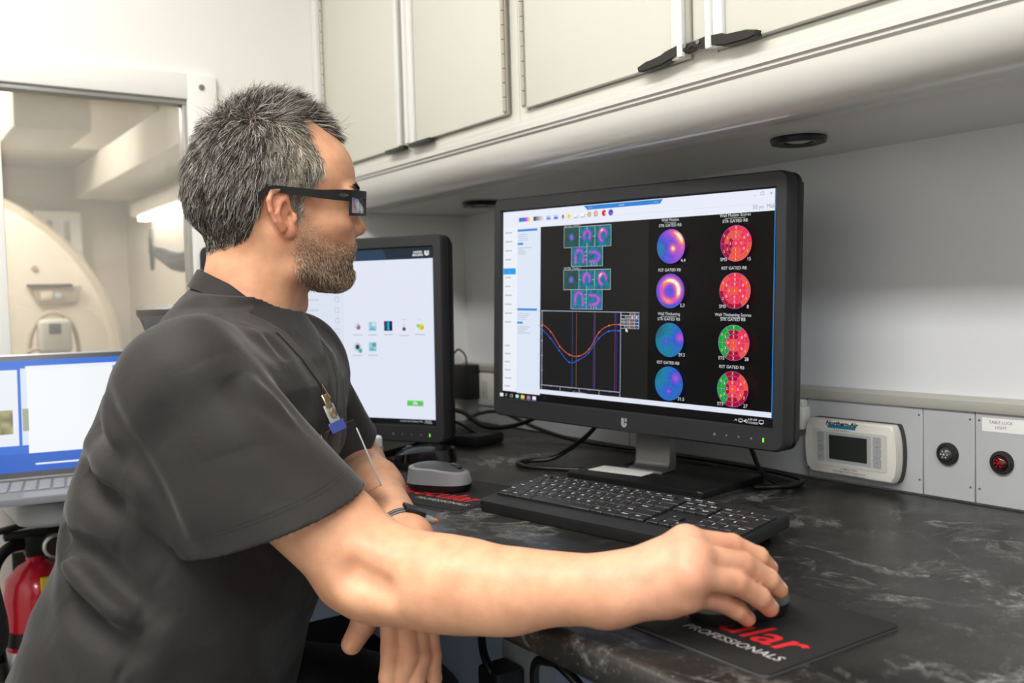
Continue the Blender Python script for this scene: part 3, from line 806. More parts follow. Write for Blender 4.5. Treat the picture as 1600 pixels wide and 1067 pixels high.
c.rect(.889, .865, .954, .896, '#63c868'); c.rect(.889, .865, .954, .868, '#86dc8a')
c.text('Ok', .921, .881, .0075, '#f2fbf2', 'CENTER', .0002)
c.text('Current User: Deputy 9176', .905, .984, .0042, '#c9ced6'); c.text('6:39 AM', .972, .980, .0036, '#dfe3ea'); c.text('11/17/2025', .972, .990, .0036, '#dfe3ea')
CANVAS_SIDE = c

# ------------------------------------------------------------------ monitors
M_mon = mat('monitor_grey_plastic', '#2a2b2e', .5, bump=(900, .05))
M_monb = mat('monitor_back_black', '#161617', .45)
M_silver = mat('stand_silver', '#b4b5b6', .35, .85)
def monitor(label, base, pose, yaw_base, canvas, strength, stand_dx):
    """pose = screen centre, yaw, tilt, roll"""
    (cx, cy, cz), yaw, tilt, roll = pose
    t = thing('monitor', label, 'monitor', base, 'desk monitors')
    Mh = T(cx - base[0], cy - base[1], cz - base[2]) @ RZ(yaw) @ RX(-tilt) @ RY(-roll)
    X, Zt, Zb = SW / 2 + .020, SH / 2 + .023, -SH / 2 - .033
    e = .0015
    b = MB()
    # front frame: four bars round the screen, one-piece rounded outline
    outer = rrect(2 * X, Zt - Zb, .014, 6, 0, (Zt + Zb) / 2)
    inner = rrect(SW + 2 * e, SH + 2 * e, .001, 6)
    n = len(outer)
    vs = []
    for ring, ys in ((outer, 0), (inner, 0), (inner, .006)):
        pass
    M2 = Mh
    F = -.0045
    def ringv(pts, y): return [(p[0], y, p[1]) for p in pts]
    o1 = ringv(outer, F + .003); o2 = ringv([(p[0] * .9925, (p[1] - (Zt + Zb) / 2) * .988 + (Zt + Zb) / 2) for p in outer], F)
    i1 = ringv(rrect(SW + .007, SH + .007, .002, 6), F); i2 = ringv(inner, .0008); o0 = ringv(outer, .020)
    seq = [o0, o1, o2, i1, i2]
    verts = [v for r in seq for v in r]; faces = []
    for k in range(len(seq) - 1):
        for j in range(n):
            a = k * n + j; a2 = k * n + (j + 1) % n
            faces.append((a, a2, a2 + n, a + n))
    b.raw(verts, faces, M2)
    bez = b.build('bezel', M_mon, t)
    bk = MB()
    bk.prism([(p[0], p[1]) for p in outer], .020, .036, .006, 3, M2 @ Matrix(((1, 0, 0, 0), (0, 0, 1, 0), (0, 1, 0, 0), (0, 0, 0, 1))))
    bk.box((-.12, .034, -.11), (.12, .055, .08), .012, 3, M2)
    bk.build('back_housing', M_monb, t)
    sc = canvas.build('screen', t, M2, strength)
    li = MB().raw([(p[0], .0006, p[1]) for p in ((-SW / 2 - e, -SH / 2 - e), (SW / 2 + e, -SH / 2 - e), (SW / 2 + e, SH / 2 + e), (-SW / 2 - e, SH / 2 + e))], [(0, 1, 2, 3)], M2)
    li.build('screen_surround', mat('screen_edge_black', '#060606', .3), t, smooth=False)
    # button marks and power light on the lower right of the frame
    zb = (-SH / 2 + Zb) / 2 - .002
    for k, ch in enumerate(('A', '<', '>', '=')):
        vs, fs = text_geom(ch, .0062)
        MB().raw([(p[0], 0, p[1]) for p in vs], fs, M2 @ T(SW / 2 - .087 + k * .0195, F - .0003, zb)).build('button_mark', mat('mark_grey', '#a9abad', .5), bez, False)
    MB().box((-.0008, -.0008, -.0028), (.0008, 0, .0028), 0, M=M2 @ T(SW / 2 - .010, F, zb)).build('power_light', mat('led_green', '#79e04a', .4, emit='#66e03a', estr=1.2), bez, False)
    lg = MB(); s = .0052
    poly = [(-s, s * 1.3), (-s, -s * .7), (-s * .4, -s * 1.35), (s * .4, -s * 1.35), (s, -s * .7), (s, -.0002), (s * .3, -.0002), (s * .3, -s * .6), (-s * .05, -s * .6), (-s * .05, s * 1.3)]
    lg.prism(poly, 0, .0004, M=M2 @ T(0.012, F, zb) @ Matrix(((1, 0, 0, 0), (0, 0, -1, 0), (0, 1, 0, 0), (0, 0, 0, 1))))
    lg.prism([(s * .3, s * 1.3), (s * .3, s * .35), (s, s * .35), (s, s * 1.3)], 0, .0004, M=M2 @ T(0.012, F, zb) @ Matrix(((1, 0, 0, 0), (0, 0, -1, 0), (0, 1, 0, 0), (0, 0, 0, 1))))
    lg.build('logo', mat('logo_silver', '#c9cacb', .35, .5), bez, False)
    # stand: folded silver column on a flat black foot
    Ms = RZ(yaw_base)
    f_ = MB().prism(rrect(.262, .170, .008), 0, .011, .0025, 2, Ms @ T(stand_dx, -.012, 0))
    f_.build('foot', mat('foot_black', '#131314', .4), t)
    st = MB()
    w = .034
    hh = cz - base[2]
    prof = [(-.022, .011), (-.022, .014), (-.006, .016), (.001, .024), (.020, hh + .03), (.034, hh + .03), (.016, .02), (.016, .011)]
    st.prism(prof, -w, w, .0015, 1, Ms @ Matrix(((0, 0, 1, 0), (1, 0, 0, 0), (0, 1, 0, 0), (0, 0, 0, 1))))
    st.build('stand', M_silver, t)
    hb = MB().box((-.05, -.012, hh - .05), (.05, .012, hh + .05), .004, 2, T((cx + .060 * -math.sin(yaw)) - base[0], cy + .060 * math.cos(yaw) - base[1], 0) @ RZ(yaw))
    hb.build('hinge_block', M_monb, t)
    return t
monitor('large black desk monitor showing colour heart scan maps, in front of the back wall', (-1.112, 1.040, 0), ((-1.0884, .960, .2746), .1576, .0211, -.0246), .16, CANVAS_MAIN, .98, .03)
monitor('dark desk monitor behind the man showing a pale screen with small program icons', (-1.742, .800, 0), ((-1.686, .718, .230), .5113, .0126, -.0068), .5113, CANVAS_SIDE, .95, 0)
# ------------------------------------------------------------------ keyboard
def keyboard():
    W, D, tilt = .400, .142, math.radians(6.0)
    k = thing('keyboard', 'black full-size wired keyboard lying in front of the large monitor', 'keyboard', (-.9055, .7925, 0))
    M = T(0, 0, .0185) @ RZ(math.radians(8.2)) @ RX(tilt)
    M_k = mat('keyboard_black', '#202021', .5, bump=(700, .06)); M_c = mat('key_black', '#262627', .42, bump=(900, .05)); M_l = mat('legend_white', '#d9d9d6', .5)
    b = MB()
    b.prism(rrect(W, D, .009), -.010, .0045, .003, 2, M)
    b.box((-W / 2 + .004, -D / 2 + .001, -.0125), (W / 2 - .004, -D / 2 + .02, -.008), .002, 1, M)
    b.build('case', M_k, k)
    for x in (-.17, .17):
        MB().box((x - .012, D / 2 - .022, -.0245), (x + .012, D / 2 - .015, -.009), .001, 1, M).build('flip_foot', M_black, k)
    U = W / 23.1
    x00 = -W / 2 + U * .42
    rows = []
    R = [('Esc', 1), (None, .4)] + [('F%d' % i, 1) for i in (1, 2, 3, 4)] + [(None, .22)] + [('F%d' % i, 1) for i in (5, 6, 7, 8)] + [(None, .22)] + [('F%d' % i, 1) for i in (9, 10, 11, 12)] + [(None, 1.16 - .84 + .25)] + [('PrtSc', 1), ('ScrLk', 1), ('Pause', 1)]
    rows.append((R, .58))
    rows.append(([(s, 1) for s in '` 1 2 3 4 5 6 7 8 9 0 - ='.split()] + [('Backspace', 2), (None, .25), ('Insert', 1), ('Home', 1), ('PgUp', 1), (None, .25), ('Num', 1), ('/', 1), ('*', 1), ('-', 1)], 1))
    rows.append(([('Tab', 1.5)] + [(s, 1) for s in 'Q W E R T Y U I O P [ ]'.split()] + [('\\', 1.5), (None, .25), ('Delete', 1), ('End', 1), ('PgDn', 1), (None, .25), ('7', 1), ('8', 1), ('9', 1), ('+', (1, 2))], 1))
    rows.append(([('Caps', 1.75)] + [(s, 1) for s in 'A S D F G H J K L ; \''.split()] + [('Enter', 2.25), (None, 3.5), ('4', 1), ('5', 1), ('6', 1)], 1))
    rows.append(([('Shift', 2.25)] + [(s, 1) for s in 'Z X C V B N M , . /'.split()] + [('Shift', 2.75), (None, 1.25), ('^', 1), (None, 1.25), ('1', 1), ('2', 1), ('3', 1), ('Enter', (1, 2))], 1))
    rows.append(([('Ctrl', 1.25), ('Win', 1.25), ('Alt', 1.25), ('', 6.25), ('Alt', 1.25), ('Fn', 1.25), ('Menu', 1.25), ('Ctrl', 1.25), (None, .25), ('<', 1), ('v', 1), ('>', 1), (None, .25), ('0', 2), ('.', 1)], 1))
    y = D / 2 - .014
    g = .0007
    for row, h in rows:
        x = x00; dy = U * h
        for s, w in row:
            if s is None: x += w * U; continue
            w, hk = w if isinstance(w, tuple) else (w, 1)
            x1 = x + w * U; ya, yb = y - (dy if hk == 1 else dy * 2), y
            kb = MB()
            kb.box((x + g, ya + g, .0035), (x1 - g, yb - g, .0085), .0009, 1, M)
            if s:
                sz = .0068 if len(s) == 1 else (.0044 if len(s) < 6 else .0040)
                vs, fs = text_geom(s, sz, 0, 'LEFT', .00012)
                kb.raw([(p[0], p[1], 0) for p in vs], fs, M @ T(x + .0032, yb - dy * .42, .0087), 1)
            kb.build('key', [M_c, M_l], k)
            x = x1
        y -= dy + (.0016 if h < 1 else 0)
    return k
keyboard()

# ------------------------------------------------------------------ mouse pads, mice
M_pad = mat('pad_black_cloth', '#1a1919', .8, bump=(1500, .15)); M_padedge = mat('pad_rubber_edge', '#4c4d4e', .7)
def pad(label, x, y, yaw, words_dx):
    p = thing('mouse_pad', label, 'mouse pad', (x, y, .0001), 'black printed mouse pads')
    p.rotation_euler = (0, 0, yaw)
    MB().prism(rrect(.222, .172, .007), 0, .0030, .0006, 1).build('mat', M_pad, p)
    MB().prism(rrect(.2226, .1726, .0073), -.00005, .0016, .0003, 1).build('rubber_base', M_padedge, p)
    vs, fs = text_geom('Molecular', .052, .16, 'RIGHT', .0006)
    MB().raw([(v[0], v[1], 0) for v in vs], fs, T(.0925 + words_dx, -.0220, .0033)).build('red_lettering', mat('print_red', '#d8232a', .7), p, False)['label'] = 'red printed word'
    vs, fs = text_geom('PROFESSIONALS', .0142, .16, 'RIGHT', .0001)
    MB().raw([(v[0], v[1], 0) for v in vs], fs, T(.0985 + words_dx, -.0535, .0033)).build('white_lettering', mat('print_white', '#bdbdbb', .7), p, False)['label'] = 'white printed word'
    return p
pad('black mouse pad with red and white print under the man\'s right hand', -.578, .633, 0, 0)
pad('black mouse pad with red print under the grey mouse left of the keyboard', -1.228, .722, math.radians(14), 0)

def mouse(label, loc, yaw, top, side, wheel, L=.102, W=.060, H=.038, name='computer_mouse'):
    m = thing(name, label, 'mouse', loc, 'computer mice')
    m.rotation_euler = (0, 0, yaw)
    # long axis +y (front), body as stacked outline rings
    def outline(f, z, k=28):
        pts = []
        for i in range(k):
            t = 2 * math.pi * i / k; cx, cy = math.cos(t), math.sin(t)
            e = 2.4
            x = math.copysign(abs(cx) ** (2 / e), cx) * W / 2 * f; y = math.copysign(abs(cy) ** (2 / e), cy) * L / 2 * f
            x *= 1 - .10 * math.exp(-(y / (L * .25)) ** 2)
            pts.append((x, y, z))
        return pts
    def top_z(y, x):
        u = y / (L / 2)
        return H * (.42 + .58 * max(0, 1 - ((u + .18) / 1.18) ** 2) ** .6) * (1 - .30 * (x / (W / 2)) ** 2)
    n = 28
    rings = [outline(.90, .001), outline(.97, .006), outline(1.0, .012), outline(.99, .017)]
    b = MB()
    vs = [p for r in rings[:3] for p in r]; fs = []
    for a in range(2):
        for j in range(n): fs.append((a * n + j, a * n + (j + 1) % n, (a + 1) * n + (j + 1) % n, (a + 1) * n + j))
    fs.append(tuple(range(n))[::-1])
    b.raw(vs, fs); b.build('base_shell', M_black, m)
    def dome(f0, f1, steps, lift):
        rr = []
        for s in range(steps + 1):
            f = f0 + (f1 - f0) * s / steps
            o = outline(f, 0)
            rr.append([(x, y, max(.012, lift + top_z(y, x) * (1 if f < .93 else 1)) if f < .9995 else .012) for x, y, _ in o])
        v = [p for r in rr for p in r]; F = []
        for a in range(steps):
            for j in range(n): F.append((a * n + j, a * n + (j + 1) % n, (a + 1) * n + (j + 1) % n, (a + 1) * n + j))
        F.append(tuple(range(steps * n, (steps + 1) * n)))
        return v, F
    v, F = dome(1.0, .80, 3, 0); b = MB().raw(v, F[:-1]); b.build('side_band', side, m)
    v, F = dome(.80, .06, 7, .0004); b = MB().raw(v, F); tp = b.build('top_shell', top, m)
    MB().box((-.0006, .004, H * .6), (.0006, L * .46, H * .602), 0).build('seam', M_black, m, False) if False else None
    w = MB().lathe([(0, -.0035), (.008, -.0035), (.0095, -.002), (.0095, .002), (.008, .0035), (0, .0035)], 20, T(0, L * .24, top_z(L * .24, 0) - .005) @ RY(math.pi / 2))
    w.build('scroll_wheel', wheel, m)
    sl = MB(); sl.box((-.005, L * .12, top_z(L * .24, 0) - .006), (.005, L * .36, top_z(L * .30, 0) + .0012), .002)
    sl.build('wheel_slot', M_black, m)
    return m
mouse('grey wireless mouse with a black base on the left mouse pad', (-1.243, .722, .0031), math.radians(-58), mat('mouse_dark_grey', '#4a4b4e', .4), mat('mouse_light_grey', '#8a8b8e', .4), mat('wheel_grey', '#3a3b3d', .4), .104, .064, .043)
mouse('grey mouse with a red wheel under the man\'s right hand', (-.5720, .6330, .0031), math.radians(-17), mat('mouse_mid_grey', '#6b6b69', .4), mat('mouse_side_grey', '#555552', .4), mat('wheel_red', '#c22a2a', .5), .098, .060, .036)
bm_ = mouse('glossy black wired mouse standing below the pale second screen', (-1.450, .815, 0), math.radians(150), mat('mouse_gloss_black', '#0d0d0e', .15), mat('mouse_gloss_black'), mat('wheel_grey', '#77787a', .4), .112, .066, .040)
MB().tube(smooth_path([(0, .053, .012), (-.01, .075, .02), (-.005, .10, .006), (.03, .125, .003), (.07, .12, .003)]), .0022, 8).build('cord', M_black, bm_)

# ------------------------------------------------------------------ cables and small things on the counter
M_cable = mat('cable_black', '#121213', .35)
def cable(pts, r, label, name='cable', group='black cables behind the monitors', k=10):
    o = MB().tube(smooth_path(pts, k), r, 10).build(name, M_cable)
    return tag(o, label, 'cable', group)
cable([(-1.30, 1.11, .115), (-1.30, 1.075, .055), (-1.318, 1.005, .012), (-1.345, .965, .0055), (-1.338, .935, .005), (-1.285, .935, .005), (-1.215, .985, .005), (-1.175, 1.05, .010), (-1.15, 1.10, .05), (-1.14, 1.11, .10)], .0042, 'black cable looping across the counter left of the monitor stand')
cable([(-1.90, 1.19, .012), (-1.80, 1.16, .035), (-1.70, 1.15, .045), (-1.58, 1.16, .020), (-1.45, 1.17, .006), (-1.25, 1.185, .006), (-1.05, 1.19, .006), (-.93, 1.17, .006), (-.90, 1.12, .006), (-.93, 1.07, .0055)], .0040, 'black cable running along the foot of the back wall behind the large monitor')
cable([(-1.02, 1.10, .10), (-.985, 1.12, .06), (-.955, 1.115, .02), (-.925, 1.12, .0045), (-.90, 1.135, .004)], .0036, 'black cable dropping behind the right side of the monitor stand')
cable([(-1.86, 1.10, .008), (-1.78, 1.06, .05), (-1.70, 1.05, .055), (-1.63, 1.06, .03), (-1.57, 1.09, .035), (-1.50, 1.10, .06), (-1.46, 1.09, .09)], .0050, 'thick black cable arching from the power brick up behind the large monitor')
cable([(-1.83, 1.02, .008), (-1.74, 1.0, .035), (-1.67, 1.01, .042), (-1.61, 1.03, .018), (-1.60, 1.06, .006), (-1.66, 1.08, .004)], .0032, 'thin black cable coiled on the power brick between the monitors')
b = thing('power_brick', 'flat black power brick lying between the two monitors', 'power brick', (-1.66, 1.015, 0))
MB().box((-.085, -.045, 0), (.085, .045, .022), .006, 2, RZ(.25)).build('housing', M_black, b)
MB().box((-.13, -.03, 0), (-.083, .02, .012), .004, 1, RZ(.25)).build('plug', M_black, b)
ad = thing('power_adapter', 'black wall adapter plugged in between the two monitors', 'adapter', (-1.91, YW - .012, .100))
MB().box((-.034, -.045, -.042), (.034, -.002, .040), .004, 2, RZ(0)).build('housing', M_black, ad)
MB().tube(smooth_path([(.010, -.025, .038), (.012, -.03, .062), (-.012, -.035, .075), (-.035, -.04, .05), (-.05, -.04, 0), (-.07, -.04, -.06), (-.09, -.05, -.09)]), .0022, 8).build('cord', M_cable, ad)
ou = thing('outlet', 'cream wall outlet beside the black adapter', 'outlet', (-1.852, YW - .012, .075))
MB().box((-.034, -.006, -.03), (.034, 0, .045), .002).build('plate', M_white_plastic, ou)
MB().box((-.012, -.008, -.012), (.012, -.005, .028), .002).build('socket', mat('socket_cream', '#d5d3c8', .4), ou)
wb = thing('white_box', 'small white electronics box on the counter behind the man\'s left arm', 'device', (-1.522, .700, 0))
MB().box((-.048, -.042, .002), (.048, .042, .058), .006, 3, RZ(.4)).build('housing', mat('box_white', '#e8e8e2', .35), wb)
MB().box((-.0485, -.0425, .010), (.0485, .0425, .042), .003, 1, RZ(.4)).build('grey_band', mat('band_grey', '#a7a9a6', .4), wb)
pl = tag(MB().box((-.052, -.0225, .0112), (.052, .0225, .0115), 0, M=T(-1.138, .998, 0) @ RZ(.22)).build('paper_label', mat('paper_white', '#dcdcd8', .7), smooth=False), 'white paper label on the black foot of the large monitor', 'label')
ps = thing('power_strip', 'grey power strip and plugs hanging below the counter near the man\'s knee', 'power strip', (-.905, .64, -.115))
MB().box((-.03, -.02, -.13), (.03, .02, .0), .006, 2).build('housing', mat('strip_housing', '#8d9094', .5), ps)
MB().box((-.022, -.06, -.07), (.022, -.02, -.02), .006, 2).build('plug', M_black, ps)
MB().box((-.02, -.05, -.12), (.018, -.02, -.085), .006, 2).build('plug', M_black, ps)
MB().box((-.03, -.015, -.001), (.03, .015, .081), .002, 1).build('hanger', mat('strip_housing'), ps)
cable([(-.862, .66, -.42), (-.858, .63, -.26), (-.838, .60, -.125), (-.808, .60, -.102), (-.774, .60, -.106), (-.745, .61, -.135), (-.72, .65, -.21), (-.705, .70, -.33), (-.70, .74, -.55)], .0055, 'black cable looping below the counter edge right of the power strip', group='cables below the counter')
cable([(-.945, .60, -.105), (-.915, .585, -.125), (-.885, .59, -.165), (-.872, .62, -.25), (-.88, .66, -.38), (-.90, .70, -.6)], .005, 'black cable hanging across the power strip below the counter', group='cables below the counter')

# ------------------------------------------------------------------ things on the raceway
th = thing('thermostat', 'white wall controller with grey display on the raceway right of the monitor', 'thermostat', (-.854, YW - .012, .056))
def facing(M=Matrix.Identity(4)):       # local (x, y) -> wall (x, z), z -> towards the room
    return Matrix(((1, 0, 0, 0), (0, 0, -1, 0), (0, 1, 0, 0), (0, 0, 0, 1))) @ M
side = lambda s: [(s * (.066 + .011 * math.cos(a)), .041 * math.sin(a)) for a in np.linspace(-1.35, 1.35, 12)]
rs = side(1); ls = side(-1)[::-1]
poly = [(p[0], p[1] / math.sin(1.35)) for p in rs] + [(p[0], p[1] / math.sin(1.35)) for p in ls]
M_th = mat('thermostat_white', '#e3e1d8', .4)
MB().prism(poly, 0, .024, .004, 3, facing()).build('housing', M_th, th)
MB().prism([(p[0] * 1.02, p[1] * 1.02) for p in poly], -.004, .004, 0, M=facing(T(0, 0, .004))).build('back_plate', mat('thermo_back', '#3a3a38', .5), th)
MB().prism(rrect(.126, .054, .003), .0235, .0246, .0004, 1, facing()).build('front_panel', mat('thermo_panel', '#d3d2cc', .4), th)
MB().prism(rrect(.077, .044, .003), .0244, .0252, .0004, 1, facing(T(-.001, .001, 0))).build('display_frame', mat('thermo_frame', '#b5b8ba', .35), th)
MB().prism(rrect(.064, .036, .001), .025, .0256, 0, M=facing(T(-.001, .001, 0))).build('display', mat('lcd_dark', '#2e332f', .2), th)
for s, xx in ((-1, -.0475), (1, .0475)):
    for k, zz in enumerate((.016, .001, -.014)):
        bt = MB().prism(rrect(.0125, .0138, .0015), .0246, .0258, .0004, 1, facing(T(xx, zz, 0))).build('button', mat('thermo_button', '#a9aeb4', .4), th)
        vs, fs = text_geom((('C', 'Prg', 'Esc'), ('^', '<', 'v'))[s > 0][k], .0045 if s > 0 else .0035)
        MB().raw([(p[0], p[1], 0) for p in vs], fs, facing(T(xx, zz, .0261))).build('button_mark', mat('mark_dark', '#54585c', .5), bt, False)
vs, fs = text_geom('Northern-Air', .0098, .22, 'CENTER', .00035)
MB().raw([(p[0], p[1], 0) for p in vs], fs, facing(T(-.012, .0362, .0244))).build('brand_lettering', mat('ink_navy', '#1f2c38', .5), th, False)
MB().prism([(-.036, .0292), (-.036, .0332), (-.0335, .0338), (.0115, .0338), (.0115, .0292)], .0240, .0244, 0, M=facing()).build('brand_stripe', mat('stripe_teal', '#1d86ad', .5), th, False)
vs, fs = text_geom('S y s t e m s', .0052, 0, 'CENTER')
MB().raw([(p[0], p[1], 0) for p in vs], fs, facing(T(-.012, .0272, .0250))).build('brand_subline', mat('ink_navy'), th, False)
for k, s in enumerate(('+1 888-211-9191', 'service@northernairsystem.com', 'www.northernairsystems.com')):
    vs, fs = text_geom(s, .0042, 0, 'CENTER'); MB().raw([(p[0], p[1], 0) for p in vs], fs, facing(T(0, -.0300 - k * .0040, .0250 if k == 0 else .0245))).build('service_lettering', mat('ink_grey', '#6a6c6c', .5), th, False)
def indicator(x, z, label, lens):
    i = thing('indicator_light', label, 'light', (x, YW - .012, z), 'round indicator lights on the raceway')
    MB().lathe([(0, 0), (.0152, 0), (.0155, .003), (.0135, .0062), (.0108, .0066), (.0098, .0045), (0, .0045)], 32, RX(math.pi / 2)).build('grommet', mat('rubber_black', '#232324', .6), i)
    MB().lathe([(.0100, .0045), (.0092, .0075), (.006, .0100), (0, .0112)], 28, RX(math.pi / 2)).build('lens', lens, i)
    d = MB()
    for k in range(6):
        t = math.pi / 3 * k; d.lathe([(0, 0), (.0014, 0), (.0012, .001), (0, .0012)], 8, T(.0045 * math.cos(t), -.0096, .0045 * math.sin(t)) @ RX(math.pi / 2))
    d.lathe([(0, 0), (.0018, 0), (.0014, .001), (0, .0012)], 8, T(0, -.0110, 0) @ RX(math.pi / 2))
    d.build('dots', mat('dots_pale' if 'clear' in label else 'dots_red', '#c9ccd0' if 'clear' in label else '#c2182a', .25, .3), i)
indicator(-.7145, .0635, 'round clear indicator light in a black grommet, right of the thermostat', mat('lens_smoke', '#3c3d40', .1, coat=.5))
indicator(-.6405, .0605, 'round red indicator light in a black grommet at the right edge', mat('lens_red', '#3a0508', .1, coat=.5))
lb = tag(MB().box((-.032, -.0125, -.009), (.032, -.0121, .009), 0, M=T(-.635, YW, .1125 - .004)).build('printed_label', mat('label_paper', '#eeeeec', .5), smooth=False), 'white printed label reading TABLE LOCK LIGHT above the red indicator', 'label')
for k, s in enumerate(('TABLE LOCK', 'LIGHT')):
    vs, fs = text_geom(s, .0054, 0, 'CENTER'); MB().raw([(p[0], p[1], 0) for p in vs], fs, T(-.642, YW - .0127, .1125 - .0005 - k * .0066) @ RX(math.pi / 2)).build('lettering', mat('ink_grey'), lb, False)
sw = thing('wall_switch', 'white plastic switch box on the raceway behind the right side of the monitor', 'switch', (-.973, YW - .012, .098))
MB().box((-.034, -.020, -.022), (.034, 0, .014), .003, 2).build('box', M_white_plastic, sw)
MB().box((-.034, -.012, .012), (.029, 0, .024), .002, 1).build('label_holder', mat('label_holder', '#dddcd6', .4), sw)
bt = MB().lathe([(0, 0), (.003, 0), (.002, .002), (0, .002)], 12, T(-.938, YW - .012, .0885) @ RX(math.pi / 2)).build('rivet', M_white_plastic)
tag(bt, 'small white rivet on the raceway left of the thermostat', 'rivet')

# ------------------------------------------------------------------ laptop tablet, cart, extinguisher, chairs
tb = thing('cart_table', 'grey rounded table below the window carrying the tablet', 'table', (-1.76, .30, ZF))
h = .002 - ZF
poly = [(-.185, -.10), (-.02, -.108)] + [(.105 + .065 * math.cos(a), -.045 + .065 * math.sin(a)) for a in np.linspace(-1.3, .35, 8)] + [(.178, .03), (.180, .11), (-.185, .11)]
MB().prism(poly, h - .044, h, .010, 3).build('tabletop', mat('table_grey', '#8f9092', .35), tb)
MB().prism([(p[0] * .93, p[1] * .93) for p in poly], h, h + .0012, 0).build('top_sheet', mat('table_sheet', '#a8abb0', .25), tb)
for x in (-.15, .13):
    MB().tube([(x, .06, 0), (x, .06, h - .044)], .014, 10).build('leg', M_alu, tb)
tp = thing('tablet', 'tablet in a grey keyboard folio, blue screen with white windows, behind the man', 'tablet', (-1.735, .275, .0032))
Mk = RZ(math.radians(80))
MB().prism(rrect(.285, .175, .008), 0, .010, .002, 2, Mk @ T(0, -.0875 + .0, 0)).build('folio_base', mat('folio_grey', '#77797d', .5), tp)
ky = MB()
for r in range(5):
    for q in range(13):
        ky.box((-.132 + q * .0203, -.035 - r * .0185, .010), (-.115 + q * .0203, -.0195 - r * .0185, .0118), .001, 1, Mk)
ky.build('keys', mat('folio_keys', '#8f9196', .5), tp)
MB().prism(rrect(.10, .045, .003), .010, .0106, 0, M=Mk @ T(0, -.148, 0)).build('trackpad', mat('folio_pad', '#8b8d91', .4), tp)
TW, TH = .262, .190
c = Canvas(TW, TH)
c.rect(0, 0, 1, 1, '#2f6fd6'); c.rect(0, .84, 1, 1, '#2a62c6')
c.rect(.012, .030, .10, .040, '#d6e3f8'); c.text('9:41', .02, .022, .004, '#eef4fd'); c.text('Mon Nov 17', .06, .022, .004, '#eef4fd'); c.text('user files', .12, .048, .0055, '#eef4fd')
c.rect(.005, .085, .272, .765, '#e9eef6'); c.rect(.04, .46, .24, .66, '#8b8a66'); c.field(.09, .445, .24, .66, 10, 10, lambda x, y: tuple(k * (.35 + .9 * nz(x, y, 2, 5)) for k in (.42, .38, .18)))
c.rect(.29, .075, .335, .765, '#dbe6f7'); c.rect(.325, .055, .97, .84, '#f4f8fb'); c.rect(.295, .44, .33, .64, '#a5a892')
c.rect(.32, .055, 1., .09, '#eef4fa'); c.rect(.84, .085, .97, .25, '#4f93dc')
c.rect(.36, .93, .80, .945, '#eef4fc')
Mt = Mk @ T(0, -.004, .012) @ RX(math.radians(-16)) @ T(0, 0, TH / 2 + .012)
MB().prism(rrect(TW + .022, TH + .022, .012), -.0005, .008, .002, 2, Mt @ Matrix(((1, 0, 0, 0), (0, 0, 1, .0005), (0, 1, 0, 0), (0, 0, 0, 1)))).build('tablet_body', mat('tablet_grey', '#9a9b9e', .35, .5), tp)
MB().prism(rrect(TW + .016, TH + .016, .009), -.0012, 0, 0, M=Mt @ Matrix(((1, 0, 0, 0), (0, 0, 1, 0), (0, 1, 0, 0), (0, 0, 0, 1)))).build('glass_border', mat('screen_edge_black'), tp)
c.build('screen', tp, Mt @ T(0, -.0014, 0), .95)

fx = thing('fire_extinguisher', 'red fire extinguisher with black hose on the wall below the tablet', 'fire extinguisher', (-1.88, .250, -.39))
MB().lathe([(0, 0), (.052, 0), (.056, .008), (.056, .175), (.050, .205), (.030, .228), (.016, .236), (.016, .25), (0, .25)], 32).build('cylinder', mat('extinguisher_red', '#c8142c', .25, coat=.4), fx)
MB().lathe([(.0565, .02), (.0565, .085), (.0560, .085), (.056, .02)], 32).build('data_label', mat('label_pale', '#d9dade', .5), fx)
MB().lathe([(.058, .094), (.058, .120), (.0565, .120), (.0565, .094)], 32).build('bracket_band', M_black, fx)
MB().box((-.02, .02, .15), (-.018, .05, .245), 0).build('bracket', M_black, fx) if False else None
MB().box((.050, -.006, .105), (.0605, .020, .215), .0, M=RZ(.1)).build('yellow_tag', mat('tag_yellow', '#e6d02a', .6), fx)
hd = MB(); hd.box((-.018, -.018, .245), (.018, .018, .285), .005, 2); hd.box((-.012, -.05, .278), (.012, .05, .292), .004, 2); hd.box((-.010, -.06, .296), (.010, .045, .306), .004, 2, RX(math.radians(8)))
hd.build('valve_handle', M_black, fx)
MB().lathe([(0, 0), (.022, 0), (.022, .014), (.019, .016), (0, .016)], 24, T(.016, .03, .262) @ RY(math.pi / 2)).build('gauge_ring', M_alu, fx)
MB().lathe([(0, .0162), (.017, .0162), (0, .0166)], 24, T(.016, .03, .262) @ RY(math.pi / 2)).build('gauge', mat('gauge_dark', '#3c2a2a', .4), fx)
MB().tube(smooth_path([(0, -.015, .268), (.02, -.045, .268), (.035, -.068, .245), (.04, -.078, .20), (.04, -.076, .14), (.03, -.066, .08), (.02, -.060, .02)]), .0105, 10).build('hose', M_black, fx)
MB().box((-.070, -.03, .05), (-.056, .03, .24), .002).build('wall_bracket', M_black, fx)

